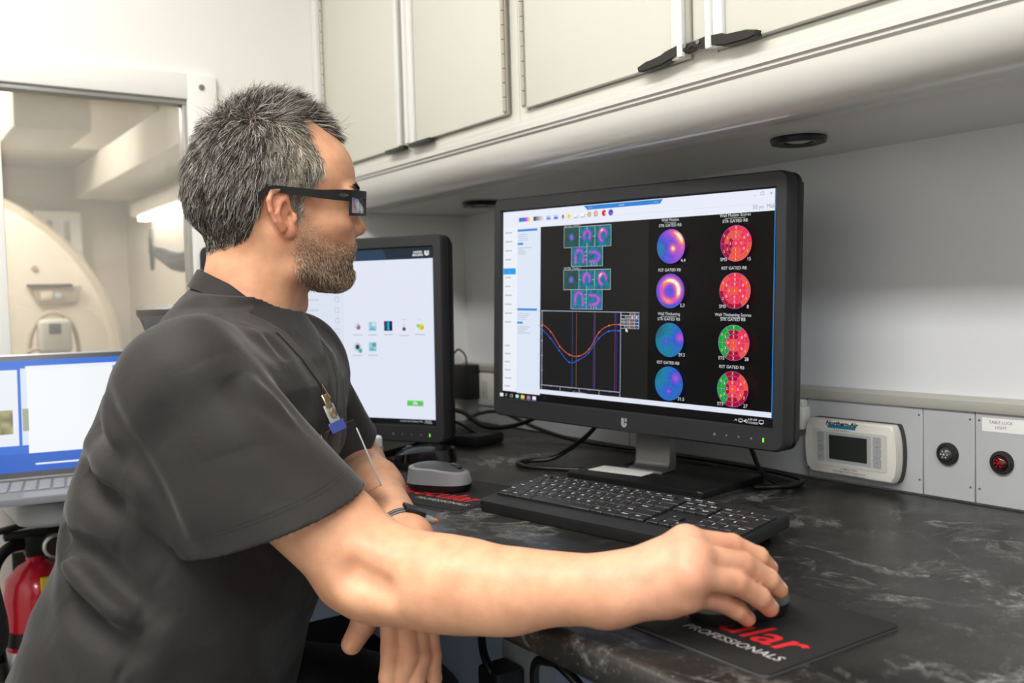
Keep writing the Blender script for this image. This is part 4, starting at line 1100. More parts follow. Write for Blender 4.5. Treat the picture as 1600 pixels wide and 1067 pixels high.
# office chair the man sits on: mesh back, seat, base
M_mesh = mat('chair_mesh_black', '#131314', .8, bump=(400, .6)); M_frame = mat('chair_frame_black', '#151516', .45)
def office_chair(label, loc, yaw, back_h, lean, mesh=M_mesh, H=.46):
    ch = thing('office_chair', label, 'chair', loc, 'black office chairs')
    ch.rotation_euler = (0, 0, yaw)                # sitter faces local +y
    MB().prism(rrect(.48, .46, .08), H - .07, H, .025, 3).build('seat', mat('seat_black', '#18181a', .9), ch)
    Mb = T(0, -.23, H + .10) @ RX(lean)
    nb = 12; vs = []; fs = []
    for j in range(nb + 1):
        for i in range(nb + 1):
            x = -.20 + .40 * i / nb; z = back_h * j / nb
            vs.append((x, -.03 + .05 * (x / .2) ** 2 + .02 * math.sin(z * 5), z))
    for j in range(nb):
        for i in range(nb): a = j * (nb + 1) + i; fs.append((a, a + 1, a + nb + 2, a + nb + 1))
    m = MB().raw(vs, fs, Mb)
    ob = m.build('back_mesh', mesh, ch)
    md = ob.modifiers.new('thickness', 'SOLIDIFY'); md.thickness = .006
    pts = []
    for (x, z) in rrect(.41, back_h + .01, .06, 6, 0, back_h / 2):
        pts.append((x, -.03 + .05 * (min(.2, abs(x)) / .2) ** 2 + .02 * math.sin(z * 5), z))
    MB().tube(pts, .013, 8, Mb, close=True).build('back_frame', M_frame, ch)
    MB().tube(smooth_path([(0, -.05, H - .05), (0, -.25, H - .03), (0, -.29, H + .06), (0, -.275, H + .25)]), .022, 10).build('back_post', M_frame, ch)
    MB().tube([(0, 0, .10), (0, 0, H - .06)], .025, 14).build('gas_lift', M_frame, ch)
    for k in range(5):
        t = 2 * math.pi * k / 5 + .3
        l = MB().tube([(0, 0, .11), (.15 * math.cos(t), .15 * math.sin(t), .095), (.28 * math.cos(t), .28 * math.sin(t), .075)], [.024, .02, .015], 10).build('leg', M_frame, ch)
        MB().lathe([(0, -.012), (.024, -.012), (.027, -.008), (.027, .008), (.024, .012), (0, .012)], 16, T(.28 * math.cos(t), .28 * math.sin(t), .0275) @ RZ(t + math.pi / 2) @ RY(math.pi / 2)).build('caster', M_black, l)
        MB().tube([(.28 * math.cos(t), .28 * math.sin(t), .03), (.28 * math.cos(t), .28 * math.sin(t), .078)], .007, 8).build('caster_stem', M_black, l)
    return ch
office_chair('black mesh office chair the man sits on, at the lower left', (-1.162, .180, ZF), math.radians(-40), .37, math.radians(15))
office_chair('dark office chair behind the man in front of the window, only its top corner showing', (-1.555, .655, ZF), 0, .53, math.radians(2), mat('chair_mesh_grey', '#3a3b3d', .8, bump=(300, .4)), .40)
# ------------------------------------------------------------------ organic surfaces: blended distance fields, meshed by surface nets
def V3(*a): return np.array(a, float)
class Field:
    def __init__(self): self.p = []
    def add(self, fn, c, R, k=.01, op='u'):
        self.p.append((op, fn, np.array(c, float), R, k)); return self
    def cap(self, a, b, ra, rb=None, k=.01, op='u', flat=None):
        """round cone; flat=(axis, factor) squeezes the thickness along axis"""
        a, b = np.array(a, float), np.array(b, float); rb = ra if rb is None else rb
        ab = b - a; L2 = max(ab @ ab, 1e-12)
        if flat is not None:
            ax = np.array(flat[0], float); ax = ax / np.linalg.norm(ax); s = flat[1] - 1
        def fn(P):
            q = P - a
            t = np.clip(q @ ab / L2, 0, 1)
            v = q - t[:, None] * ab
            if flat is not None:
                v = v + (v @ ax)[:, None] * ax * s
            return np.sqrt((v * v).sum(1)) - (ra + (rb - ra) * t)
        return self.add(fn, (a + b) / 2, math.sqrt(L2) / 2 + max(ra, rb), k, op)
    def ell(self, c, A, r, k=.01, op='u'):
        """ellipsoid, A rows = axes, r = radii"""
        c, A, r = np.array(c, float), np.array(A, float), np.array(r, float)
        def fn(P):
            q = (P - c) @ A.T
            k0 = np.sqrt(((q / r) ** 2).sum(1)); k1 = np.sqrt(((q / r ** 2) ** 2).sum(1))
            return np.where(k1 > 1e-9, k0 * (k0 - 1) / np.maximum(k1, 1e-9), -r.min())
        return self.add(fn, c, r.max(), k, op)
    def chain(self, pts, rad, k=.003):
        pts = [np.array(p, float) for p in pts]
        def fn(P):
            d = None
            for a, b, ra, rb in zip(pts, pts[1:], rad, rad[1:]):
                ab = b - a; q = P - a; t = np.clip(q @ ab / max(ab @ ab, 1e-12), 0, 1); v = q - t[:, None] * ab
                e = np.sqrt((v * v).sum(1)) - (ra + (rb - ra) * t)
                d = e if d is None else smin(d, e, k)
            return d
        c = sum(pts) / len(pts); R = max(np.linalg.norm(p - c) + r for p, r in zip(pts, rad))
        return fn, c, R
    def chains(self, lst, k=.006, kin=.003):
        """several chains that stay apart from one another, blended to the rest by k"""
        F = [self.chain(p, r, kin) for p, r in lst]
        c = sum(f[1] for f in F) / len(F); R = max(np.linalg.norm(f[1] - c) + f[2] for f in F)
        def fn(P):
            d = F[0][0](P)
            for f in F[1:]: d = smin(d, f[0](P), .0012)
            return d
        return self.add(fn, c, R, k)
    def ev(self, P, bc=None, br=0.):
        d = np.full(len(P), .25); km = max((q[4] for q in self.p), default=0)
        for op, fn, c, R, k in self.p:
            if bc is not None and np.linalg.norm(c - bc) - R > br * 1.05 + km + .004: continue
            e = fn(P) if op != 'm' else None
            if op == 'u': d = smin(d, e, k)
            elif op == 's': d = -smin(-d, e, k)
            elif op == 'i': d = -smin(-d, -e, k)
            elif op == 'm': d = fn(P, d)
        return d
def smin(a, b, k):
    h = np.maximum(k - np.abs(a - b), 0) / k
    return np.minimum(a, b) - h * h * k * .25

def net(field, lo, hi, h, B=14):
    """surface nets over the blocks the surface passes"""
    lo = np.array(lo, float); hi = np.array(hi, float)
    nb = np.ceil((hi - lo) / (h * B)).astype(int)
    gi = np.stack(np.meshgrid(*[np.arange(n) for n in nb], indexing='ij'), -1).reshape(-1, 3)
    cen = lo + (gi + .5) * h * B
    br = h * B * math.sqrt(3) / 2
    dc = np.concatenate([field.ev(cen[i:i + 20000]) for i in range(0, len(cen), 20000)])
    act = gi[np.abs(dc) < br * 1.7 + .012]
    n1 = B + 2                               # samples -1 .. B  (cells -1 .. B-1)
    off = np.stack(np.meshgrid(*[np.arange(-1, B + 1)] * 3, indexing='ij'), -1).reshape(-1, 3)
    big = nb * B + 4
    def key(c): return ((c[:, 0] + 2) * big[1] + (c[:, 1] + 2)) * big[2] + c[:, 2] + 2
    VK, VP, QK = [], [], []
    corners = np.array([(i, j, k) for i in (0, 1) for j in (0, 1) for k in (0, 1)])
    edges = [(a, b) for a in range(8) for b in range(a + 1, 8) if np.abs(corners[a] - corners[b]).sum() == 1]
    for g in act:
        g0 = g * B
        P = lo + (off + g0) * h
        bc = lo + (g + .5) * h * B
        d = field.ev(P, bc, br).reshape(n1, n1, n1)
        s = d < 0
        if s.all() or not s.any(): continue
        m = n1 - 1
        cs = np.stack([s[c[0]:c[0] + m, c[1]:c[1] + m, c[2]:c[2] + m] for c in corners], 0)
        mixed = cs.any(0) & ~cs.all(0)
        ci = np.argwhere(mixed)
        if len(ci) == 0: continue
        dv = np.stack([d[ci[:, 0] + c[0], ci[:, 1] + c[1], ci[:, 2] + c[2]] for c in corners], 1)
        acc = np.zeros((len(ci), 3)); cnt = np.zeros(len(ci))
        for a, b in edges:
            da, db = dv[:, a], dv[:, b]; x = (da < 0) != (db < 0)
            t = np.where(x, da / np.where(x, da - db, 1), 0)
            acc += np.where(x[:, None], corners[a] + t[:, None] * (corners[b] - corners[a]), 0); cnt += x
        pos = lo + (ci - 1 + g0 + acc / cnt[:, None]) * h
        own = (ci >= 1).all(1)               # cells 0 .. B-1 belong to this block
        gk = ci - 1 + g0
        VK.append(key(gk)[own]); VP.append(pos[own])
        # quads round each crossing edge that starts at a sample 0 .. B-1
        for ax in range(3):
            u, w = (ax + 1) % 3, (ax + 2) % 3
            sl0 = [slice(1, B + 1)] * 3; sl1 = list(sl0); sl1[ax] = slice(2, B + 2)
            A_, B_ = s[tuple(sl0)], s[tuple(sl1)]
            e = np.argwhere(A_ != B_)
            if len(e) == 0: continue
            ins = A_[e[:, 0], e[:, 1], e[:, 2]]
            base = e + g0
            du = np.zeros(3, int); du[u] = 1; dw = np.zeros(3, int); dw[w] = 1
            q = np.stack([key(base - du - dw), key(base - dw), key(base), key(base - du)], 1)
            q[~ins] = q[~ins][:, ::-1]
            QK.append(q)
    VK = np.concatenate(VK); VP = np.concatenate(VP); QK = np.concatenate(QK)
    o = np.argsort(VK); VK, VP = VK[o], VP[o]
    idx = np.searchsorted(VK, QK); idx = np.minimum(idx, len(VK) - 1)
    ok = (VK[idx] == QK).all(1)
    return VP, idx[ok]

def relax(v, f, mask, it=4, lam=.5):
    e = np.concatenate([f[:, [0, 1]], f[:, [1, 2]], f[:, [2, 3]], f[:, [3, 0]]]); e = np.concatenate([e, e[:, ::-1]])
    e = e[mask[e[:, 0]]]
    v = v.copy(); cnt = np.bincount(e[:, 0], minlength=len(v)).astype(float)
    for k in range(it * 2):
        s = np.stack([np.bincount(e[:, 0], v[e[:, 1], c_], minlength=len(v)) for c_ in range(3)], 1)
        l_ = lam if k % 2 == 0 else -lam * 1.04
        v[mask] += l_ * (s[mask] / np.maximum(cnt[mask], 1)[:, None] - v[mask])
    return v

def mesh_np(name, v, f):
    me = bpy.data.meshes.new(name)
    n = len(f)
    me.vertices.add(len(v)); me.vertices.foreach_set('co', np.asarray(v, np.float32).ravel())
    me.loops.add(n * 4); me.loops.foreach_set('vertex_index', np.asarray(f, np.int32).ravel())
    me.polygons.add(n); me.polygons.foreach_set('loop_start', np.arange(n, dtype=np.int32) * 4)
    me.polygons.foreach_set('use_smooth', np.ones(n, bool))
    me.update(calc_edges=True); me.validate()
    return me
def grad(field, P, e=.0012):
    g = np.stack([field.ev(P + d) - field.ev(P - d) for d in np.eye(3) * e], 1)
    return g / np.maximum(np.linalg.norm(g, axis=1, keepdims=True), 1e-9)
def march(field, p, d, n=60):
    """walk from p along d to the surface"""
    p = np.array(p, float); d = np.array(d, float); d /= np.linalg.norm(d)
    for _ in range(n):
        s = field.ev(p[None])[0]
        p = p + d * s * .8
        if abs(s) < 1e-4: break
    return p
def smoothstep(a, b, x):
    t = np.clip((x - a) / (b - a), 0, 1); return t * t * (3 - 2 * t)
# ------------------------------------------------------------------ the man
HO = V3(-1.1063, .4336, .4002); HF = V3(.2119, .977, -.0222); HR = V3(.972, -.2131, -.0987); HU = V3(.1011, .0007, .9949)
HA = np.array([HF, -HR, HU])                 # head axes: forward, left, up (mm coordinates below)
def hd(x, y, z): return HO + (HF * x - HR * y + HU * z) * .001
def to_head(P): return (P - HO) @ HA.T * 1000
body = Field()
def hell(c, r, k=8, op='u', A=None):
    body.ell(hd(*c), HA if A is None else A @ HA, np.array(r) * .001, k * .001, op)
def hcap(a, b, ra, rb=None, k=8, op='u', flat=None):
    body.cap(hd(*a), hd(*b), ra * .001, (ra if rb is None else rb) * .001, k * .001, op, None if flat is None else (HA.T @ np.array(flat[0], float), flat[1]))
def rotz(a):
    c_, s_ = math.cos(math.radians(a)), math.sin(math.radians(a)); return np.array([[c_, s_, 0], [-s_, c_, 0], [0, 0, 1]])
# cranium, face, jaw
hell((-12, 0, 42), (93, 73, 87), 5)
hell((-42, 0, 18), (64, 66, 66), 20)
hell((40, 0, 48), (45, 58, 46), 20)
hell((44, 0, -10), (43, 55, 56), 22)
hell((48, 0, -52), (38, 40, 40), 22)
for s in (-1, 1):
    hcap((2, s * 51, -38), (10, s * 47, -60), 13, 13, 18)
    hcap((10, s * 47, -60), (66, s * 15, -77), 13, 12, 16)
    hcap((0, s * 50, -20), (60, s * 26, -40), 16, 16, 20)
    hell((54, s * 44, -8), (22, 17, 15), 16)            # cheekbone
    hell((72, s * 28, 31), (14, 27, 7), 10)             # brow ridge
    hell((85, s * 31, 13), (13, 17, 10), 10, 's')       # eye socket
    hell((66, s * 31, 13), (12.5, 13, 12.5), 3)         # lids over the eyeball
    hell((79, s * 31, 12.5), (8, 11, 3.4), 2, 's')      # eye opening
hell((72, 0, -75), (15, 17, 14), 12)                    # chin
hell((74, 0, 34), (12, 16, 10), 10)                     # glabella
# nose
hcap((80, 0, 20), (93, 0, -12), 6.5, 8.5, 8)
hell((94.5, 0, -15), (9, 9.5, 8.5), 6)
for s in (-1, 1):
    hell((86, s * 11.5, -18.5), (9.5, 7.2, 7.5), 5)
    hell((90, s * 7.5, -27), (7, 3.6, 5), 2.5, 's')
hcap((84, 0, -24), (82, 0, -34), 6, 8, 6)
# mouth
hell((76, 0, -38), (13, 25, 11), 9)
hell((82, 0, -41.2), (10, 20, 4.6), 3)
hell((81.5, 0, -52), (10, 18, 5.2), 3)
hell((89, 0, -46.5), (9, 25, 1.3), 2.2, 's')
hell((91, 0, -62), (7.5, 16, 4.8), 6, 's')
# ears
def ear(s):
    sp = math.tan(math.radians(24))
    Y0 = 66.5
    def e(u, v, w): return (u, s * (Y0 + w + (5 - u) * sp), v)
    A = rotz(-s * 24)
    fl = (A.T @ V3(0, 1, 0), 2.4)
    hcap(e(-13, 13, 1), e(-3, -14, 0), 13, 9, 5, flat=fl)
    hx = [(-5, 4, 0), (-5, 13, 2), (-6.6, 21, 3), (-14, 28, 4), (-24, 24.5, 5), (-28, 15.5, 5.5), (-25.5, 4.5, 5.5), (-19.5, -8, 5), (-11.5, -18.5, 4)]
    fn, c, R = body.chain([hd(*e(*p)) for p in hx], [.0022, .0024, .0028, .0030, .0031, .0031, .0030, .0030, .0032], .002)
    body.add(fn, c, R, .0022)
    hell(e(-1.5, -20, 1.5), (7.5, 4, 8), 4, A=A)                                  # lobe
    hcap(e(-9, 7, 7.5), e(-4, -6, 7.5), 8.2, 8.0, 2.0, 's')                            # concha
    hcap(e(-2, -8, 8), e(-1, -12, 8), 6, 4, 2.5, 's')
    hcap(e(-11.5, 22, 7.5), e(-20, 17, 7), 3.4, 3.6, 1.6, 's')                       # groove under the helix
    hcap(e(-20, 17, 7), e(-20.5, 4, 7), 3.5, 2.8, 1.6, 's')
    fn, c, R = body.chain([hd(*e(*p)) for p in [(-9, 19, 3), (-15, 11, 4.5), (-17.5, 2, 5), (-14, -8, 4.5), (-8, -14.5, 4)]], [.0024, .0028, .0028, .0027, .0026], .002)
    body.add(fn, c, R, .0025)
    hell(e(3.5, -4, 3.5), (3.6, 3.2, 6.5), 3.5, A=A)                               # tragus
    hell(e(-.8, -1.5, 4), (2.0, 7, 4.5), 2, 's', A=A)                              # ear canal
ear(-1); ear(1)
# neck
hcap((-20, 0, -25), (-45, 0, -150), 53, 60, 22)
hcap((-44, 0, -10), (-52, 0, -150), 32, 44, 20)
hell((17, 0, -110), (15, 11, 17), 14)                   # throat
for s in (-1, 1):
    hcap((-18, s * 56, -22), (-2, s * 22, -150), 10, 12, 16)

# torso: stacked oval sections (world z, centre, half width, half depth)
TR = V3(.766, -.643, 0); TF = V3(.643, .766, 0)
TZ = np.array([-.32, -.25, -.153, -.094, -.039, .031, .097, .164, .200, .230, .262, .290])
TX_ = np.array([-1.147, -1.139, -1.1290, -1.1190, -1.1065, -1.0990, -1.0960, -1.0860, -1.0860, -1.0880, -1.0960, -1.1060])
TY_ = np.array([.243, .255, .2720, .2868, .3085, .3245, .3360, .3540, .3600, .3650, .3710, .375])
TA = np.array([.215, .212, .206, .203, .200, .195, .193, .190, .180, .158, .108, .045])
TB = np.array([.142, .144, .145, .144, .140, .128, .124, .118, .112, .096, .070, .035])
def torso_fn(off=0.):
    def fn(P):
        z = P[:, 2]
        x, y = P[:, 0] - np.interp(z, TZ, TX_), P[:, 1] - np.interp(z, TZ, TY_)
        u = x * TR[0] + y * TR[1]; w = x * TF[0] + y * TF[1]
        a, b = np.interp(z, TZ, TA) + off, np.interp(z, TZ, TB) + off
        q = (np.abs(u / a) ** 2.3 + np.abs(w / b) ** 2.3) ** (1 / 2.3)
        d = (q - 1) * np.minimum(a, b) * .93
        return np.maximum(d, np.maximum(z - .296 - off, -.31 - z - off))
    return fn
SR = V3(-.945, .268, .205); SL = V3(-1.185, .470, .205)
ER = V3(-.8378, .3953, .0377); WR = V3(-.6085, .5165, .0410)
EL = V3(-1.218, .575, .060); WL = V3(-.906, .4815, .0315)
NB = hd(-58, 0, -168)
body.add(torso_fn(-.024), (-1.12, .30, 0), .40, .03)
for S in (SR, SL):
    body.cap(S, S, .044, k=.03); body.cap(S, V3(-1.10, .36, .16), .044, .07, .03); body.cap(NB, S + V3(0, 0, .005), .05, .042, .04)
# right arm
body.cap(SR, ER, .043, .043, .02)
body.cap(SR + (ER - SR) * .55 + V3(-.004, .004, .002), SR + (ER - SR) * .85 + V3(.002, .006, .004), .043, .040, .025)     # biceps
body.cap(ER + V3(-.012, -.014, -.022), ER + V3(.004, -.004, -.014), .018, .022, .022)                                   # elbow
fa = WR - ER
body.cap(ER + V3(0, 0, -.003), ER + fa * .45 + V3(0, 0, -.009), .040, .035, .02); body.cap(ER + fa * .4 + V3(0, 0, -.010), WR, .035, .0250, .02)
body.cap(ER + fa * .02 + V3(-.002, .010, .002), ER + fa * .46 + V3(0, .005, -.006), .029, .021, .025)                  # upper forearm muscle
body.cap(ER + fa * .12 + V3(.006, -.010, -.014), ER + fa * .64 + V3(.004, -.009, -.0150), .038, .030, .025)             # lower forearm muscle
body.cap(ER + fa * .60 + V3(.004, -.007, -.009), WR + V3(.004, -.002, -.001), .029, .0225, .02)
cdir = -ER + V3(0, 0, .288); cdir /= np.linalg.norm(cdir)
body.cap(ER - fa * .03 + cdir * .0596 + V3(0, 0, -.012), ER + fa * .09 + cdir * .0606 + V3(0, 0, -.022), .0065, .005, .026, 's')
# left arm
body.cap(SL, EL, .044, .036, .02)
fl_ = WL - EL
body.cap(EL, EL + fl_ * .4, .036, .037, .02); body.cap(EL + fl_ * .35, WL, .036, .0265, .02)

def hand(W, mcp, fingers, rads, thumb, trad, heel, palm_r, wr):
    """palm bridging wrist and knuckles, fingers as separate chains"""
    m = [np.array(p, float) for p in mcp]
    W = np.array(W, float)
    nrm = np.cross(m[3] - m[0], m[1] - W); nrm /= np.linalg.norm(nrm)
    for i in range(4):
        a = W + (m[i] - m[1]) * .20
        body.cap(a, m[i] * .95 + W * .05, wr * .92, palm_r, .016, flat=(nrm, 1.05))
    for i in range(3): body.cap(m[i] * .97 + W * .03, m[i + 1] * .97 + W * .03, palm_r * .80, palm_r * .80, .012)
    body.cap(heel[0], heel[1], heel[2], heel[3], .014)
    body.chains([(f, r) for f, r in zip(fingers, rads)], .007)
    body.chains([(thumb, trad)], .010)
RI = [V3(-.5579, .5594, .0847), V3(-.5508, .6038, .0745), V3(-.5432, .6285, .0621), V3(-.5435, .6432, .0497)]
RMd = [V3(-.5405, .5509, .0765), V3(-.5327, .5968, .0636), V3(-.5270, .6217, .0477), V3(-.5272, .6355, .0360)]
RG = [V3(-.5329, .5392, .0651), V3(-.5261, .5812, .0530), V3(-.5208, .6039, .0376), V3(-.5216, .6172, .0255)]
RP = [V3(-.5401, .5415, .0477), V3(-.5401, .5756, .0366), V3(-.5366, .5941, .0249), V3(-.5369, .6068, .0148)]
RT = [V3(-.600, .535, .042), V3(-.602, .570, .046), V3(-.600, .603, .040), V3(-.592, .628, .030)]
hand(WR, [RI[0], RMd[0], RG[0], RP[0]], [RI, RMd, RG, RP],
     [(.0115, .0102, .0088, .0076), (.0118, .0106, .0090, .0078), (.0112, .0100, .0086, .0075), (.0102, .0090, .0078, .0068)],
     RT, (.017, .013, .0108, .0085), (WR + V3(.012, .008, .004), V3(-.562, .541, .040), .0165, .0150), .0135, .0225)
LI = [V3(-.8884, .4548, -.0310), V3(-.8750, .4480, -.0680), V3(-.8755, .4435, -.0960), V3(-.8790, .4420, -.1190)]
LM = [V3(-.8758, .4640, -.0300), V3(-.8560, .4580, -.0735), V3(-.8640, .4520, -.1010), V3(-.8780, .4500, -.1230)]
LR = [V3(-.8680, .4745, -.0340), V3(-.8490, .4680, -.0755), V3(-.8500, .4615, -.0990), V3(-.8600, .4580, -.1180)]
LP = [V3(-.8610, .4840, -.0400), V3(-.8460, .4790, -.0760), V3(-.8440, .4785, -.0990), V3(-.8470, .4790, -.1130)]
LT = [V3(-.9110, .4640, .0000), V3(-.9120, .4480, -.0310), V3(-.9180, .4380, -.0530), V3(-.9260, .4280, -.0740)]
_sh = V3(.0270, -.0170, .0093)
LI, LM, LR, LP = [[p + _sh for p in c_] for c_ in (LI, LM, LR, LP)]; _vd = V3(.85, -.47, .25)
LI = [p + _vd * .007 for p in LI]; LR = [p - _vd * .006 for p in LR]; LP = [p - _vd * .010 for p in LP]; LT = [p + _sh * f_ for p, f_ in zip(LT, (.5, .8, 1, 1))]
hand(WL, [LI[0], LM[0], LR[0], LP[0]], [LI, LM, LR, LP],
     [(.0112, .0106, .0092, .0078), (.0112, .0104, .0090, .0078), (.0106, .0098, .0086, .0075), (.0096, .0086, .0076, .0066)],
     LT, (.017, .0145, .0132, .0112), (WL + V3(.010, -.016, -.016), V3(-.852, .452, -.018), .018, .0125), .0125, .0230)

def region_box(lo, hi):
    return lo, hi
bv, bf = net(body, (-1.46, -.02, -.36), (-.46, .75, .58), .0018)
me = mesh_np('body', bv, bf)
hm = to_head(bv)
X, Y, Z = hm[:, 0], hm[:, 1], hm[:, 2]
# where hair and beard grow (head coordinates, mm)
def scalp_mask(X, Y, Z, soft=4.):
    xf = np.interp(Z, [-5, 5, 18, 26, 34, 50, 62, 81, 95, 107, 118, 135], [14, 15, 14, 18, 26, 34, 36, 27, 18, 13, 26, 60])
    tuft = (np.abs(Y) < 31) & (Z > 92)
    xf = np.where(tuft, np.maximum(xf, 66 - (np.abs(Y) / 31) ** 2 * 20), xf)
    zl = np.interp(X, [-120, -93, -78, -57, -46, -36, -28, -8, 2, 6, 30], [-56, -52, -44, -36, -26, 0, 24, 29, 26, -2, -4])
    return smoothstep(-soft, soft, xf - X) * smoothstep(-soft, soft, Z - zl)
def beard_mask(X, Y, Z):
    xt = np.interp(Z, [-100, -60, -44, -38, -30, -20, -5, 8], [120, 120, 120, 92, 62, 40, 27, 17])     # front limit on the cheek
    xb = np.interp(Z, [-110, -92, -75, -60, -45, -20, 8], [70, 40, 12, 6, 3, 5, 8])                    # back limit along the jaw
    m = smoothstep(-9, 12, xt - X) * smoothstep(-6, 9, X - xb) * smoothstep(-100, -90, Z) * (1 - smoothstep(-2, 6, Z))
    must = smoothstep(66, 74, X) * smoothstep(-40, -36, Z) * (1 - smoothstep(-31, -27, Z)) * (np.abs(Y) < 32)
    m = np.maximum(m, must)
    lips = np.exp(-(((Z + 47) / 11) ** 6)) * (np.abs(Y) < 25) * (X > 66)
    return m * np.clip(1 - 1.3 * lips, 0, 1) * (X > -2)
onhead = (Z > -112)
sc_m = scalp_mask(X, Y, Z) * onhead; be_m = beard_mask(X, Y, Z) * onhead
# the real colours of the skin: red ears, nose, knuckles, lips, paler nails
col = np.tile(np.array(srgb('#d9a482')), (len(bv), 1))
def blend(mask, c, amt=1.):
    global col
    w = np.clip(mask * amt, 0, 1)[:, None]; col = col * (1 - w) + np.array(srgb(c)) * w
def ball(c, r): return np.exp(-(np.linalg.norm(bv - c, axis=1) / r) ** 2)
blend(smoothstep(64, 74, np.abs(Y)) * (np.abs(X + 10) < 30) * (np.abs(Z) < 40), '#d27e64', .42)
blend(np.exp(-(((X - 98) / 14) ** 2 + (Y / 16) ** 2 + ((Z + 17) / 13) ** 2)), '#d07d62', .5)
blend(np.exp(-(((X - 62) / 20) ** 2 + ((np.abs(Y) - 42) / 18) ** 2 + ((Z + 12) / 18) ** 2)), '#cf8263', .45)
blend(np.exp(-((Z + 47) / 6.) ** 4) * (np.abs(Y) < 21) * (X > 74), '#b5685a', .8)
blend(be_m, '#93705a', .45); blend(sc_m, '#2f2721', .9)
for p in (RI[0], RMd[0], RG[0], RP[0], RI[1], RMd[1], RG[1], RP[1], RI[3], RMd[3], RG[3], RP[3]): blend(ball(p, .012), '#d98a70', .5)
for p in (LI[1], LM[1], LR[1], LP[1], LI[3], LM[3], LT[2], LT[3]): blend(ball(p, .012), '#c9806a', .45)
blend(ball(V3(-.56, .545, .06), .07), '#dba38c', .55)
blend(ball(ER + V3(-.012, -.014, -.022), .03), '#d68768', .5)
def nail(p, q, up, r=.0066):
    d_ = (p - q) / np.linalg.norm(p - q); up = up - d_ * (up @ d_); up /= np.linalg.norm(up)
    c_ = p + d_ * .0015 + up * .0060
    v = bv - c_; a_ = v @ d_; b_ = v @ np.cross(d_, up); u_ = v @ up
    return ((np.abs(a_) < .0066) & (np.abs(b_) < .0055) & (np.abs(u_) < .005)).astype(float)
for ch in (RI, RMd, RG, RP): blend(nail(ch[3], ch[2], V3(.25, .1, 1)), '#f2d2c0', 1.)
for ch in (LI, LM, LR, LP): blend(nail(ch[3], ch[2], V3(1, -.7, 0)), '#d9a58c', .8)
blend(nail(LT[3], LT[2], V3(.6, -1, .3)), '#d9a58c', .8)
ca = me.color_attributes.new('skin_colour', 'FLOAT_COLOR', 'POINT')
ca.data.foreach_set('color', np.concatenate([col, np.ones((len(col), 1))], 1).astype(np.float32).ravel())
def skin_material():
    m = bpy.data.materials.new('skin'); m.use_nodes = True; nt = m.node_tree; N, L = nt.nodes, nt.links; b = N['Principled BSDF']
    a = N.new('ShaderNodeAttribute'); a.attribute_name = 'skin_colour'
    tc = N.new('ShaderNodeTexCoord')
    n = N.new('ShaderNodeTexNoise'); n.inputs['Scale'].default_value = 38; n.inputs['Detail'].default_value = 6; L.new(tc.outputs['Object'], n.inputs['Vector'])
    r = N.new('ShaderNodeValToRGB'); r.color_ramp.elements[0].color = (.86, .80, .78, 1); r.color_ramp.elements[1].color = (1.10, 1.08, 1.06, 1)
    r.color_ramp.elements[0].position = .3; r.color_ramp.elements[1].position = .7
    L.new(n.outputs['Fac'], r.inputs[0])
    mx = N.new('ShaderNodeMix'); mx.data_type = 'RGBA'; mx.blend_type = 'MULTIPLY'; mx.inputs[0].default_value = 1
    L.new(a.outputs['Color'], mx.inputs[6]); L.new(r.outputs[0], mx.inputs[7]); L.new(mx.outputs[2], b.inputs['Base Color'])
    b.inputs['Roughness'].default_value = .46; b.inputs['Specular IOR Level'].default_value = .4
    b.inputs['Subsurface Weight'].default_value = .25; b.inputs['Subsurface Radius'].default_value = (1, .35, .18); b.inputs['Subsurface Scale'].default_value = .006
    n2 = N.new('ShaderNodeTexNoise'); n2.inputs['Scale'].default_value = 620; n2.inputs['Detail'].default_value = 3; L.new(tc.outputs['Object'], n2.inputs['Vector'])
    v = N.new('ShaderNodeTexVoronoi'); v.inputs['Scale'].default_value = 480; L.new(tc.outputs['Object'], v.inputs['Vector'])
    ad = N.new('ShaderNodeMath'); ad.operation = 'ADD'; L.new(n2.outputs['Fac'], ad.inputs[0]); L.new(v.outputs['Distance'], ad.inputs[1])
    bp = N.new('ShaderNodeBump'); bp.inputs['Strength'].default_value = .16; bp.inputs['Distance'].default_value = .0006
    L.new(ad.outputs[0], bp.inputs['Height']); L.new(bp.outputs['Normal'], b.inputs['Normal'])
    return m
man = thing('person', 'man with short greying hair in a black scrub top, seated, right hand on a mouse', 'person', (-1.14, .24, ZF))
MO = Matrix.Translation((1.14, -.24, -ZF))
me.transform(MO)
link_mesh('body', me, skin_material(), man, False)
# ------------------------------------------------------------------ scrub top
shirt = Field()
shirt.add(torso_fn(.004), (-1.12, .30, 0), .42, .02)
# shoulders and yoke
for S, sg in ((SR, 1), (SL, -1)):
    shirt.cap(S + V3(0, 0, .002), S + V3(0, 0, -.004), .064, k=.04)
    shirt.cap(NB + V3(0, 0, -.010), S + V3(0, 0, .014), .056, .050, .045)
shirt.cap(hd(-80, 0, -150), hd(-92, 0, -200), .055, .062, .05)         # upper back
# hem planes
ua = ER - SR; ul = EL - SL
HPR = V3(-.8735, .3466, .0773)                                           # a point of the right hem
def nrm_(v): return v / np.linalg.norm(v)
RIGHT, UPV = np.array(VR), np.array(VU)
HNR = nrm_(RIGHT * .419 - UPV * .908 + V3(-.18, .02, 0))
HPL = SL + ul * .80; HNL = nrm_(ul)
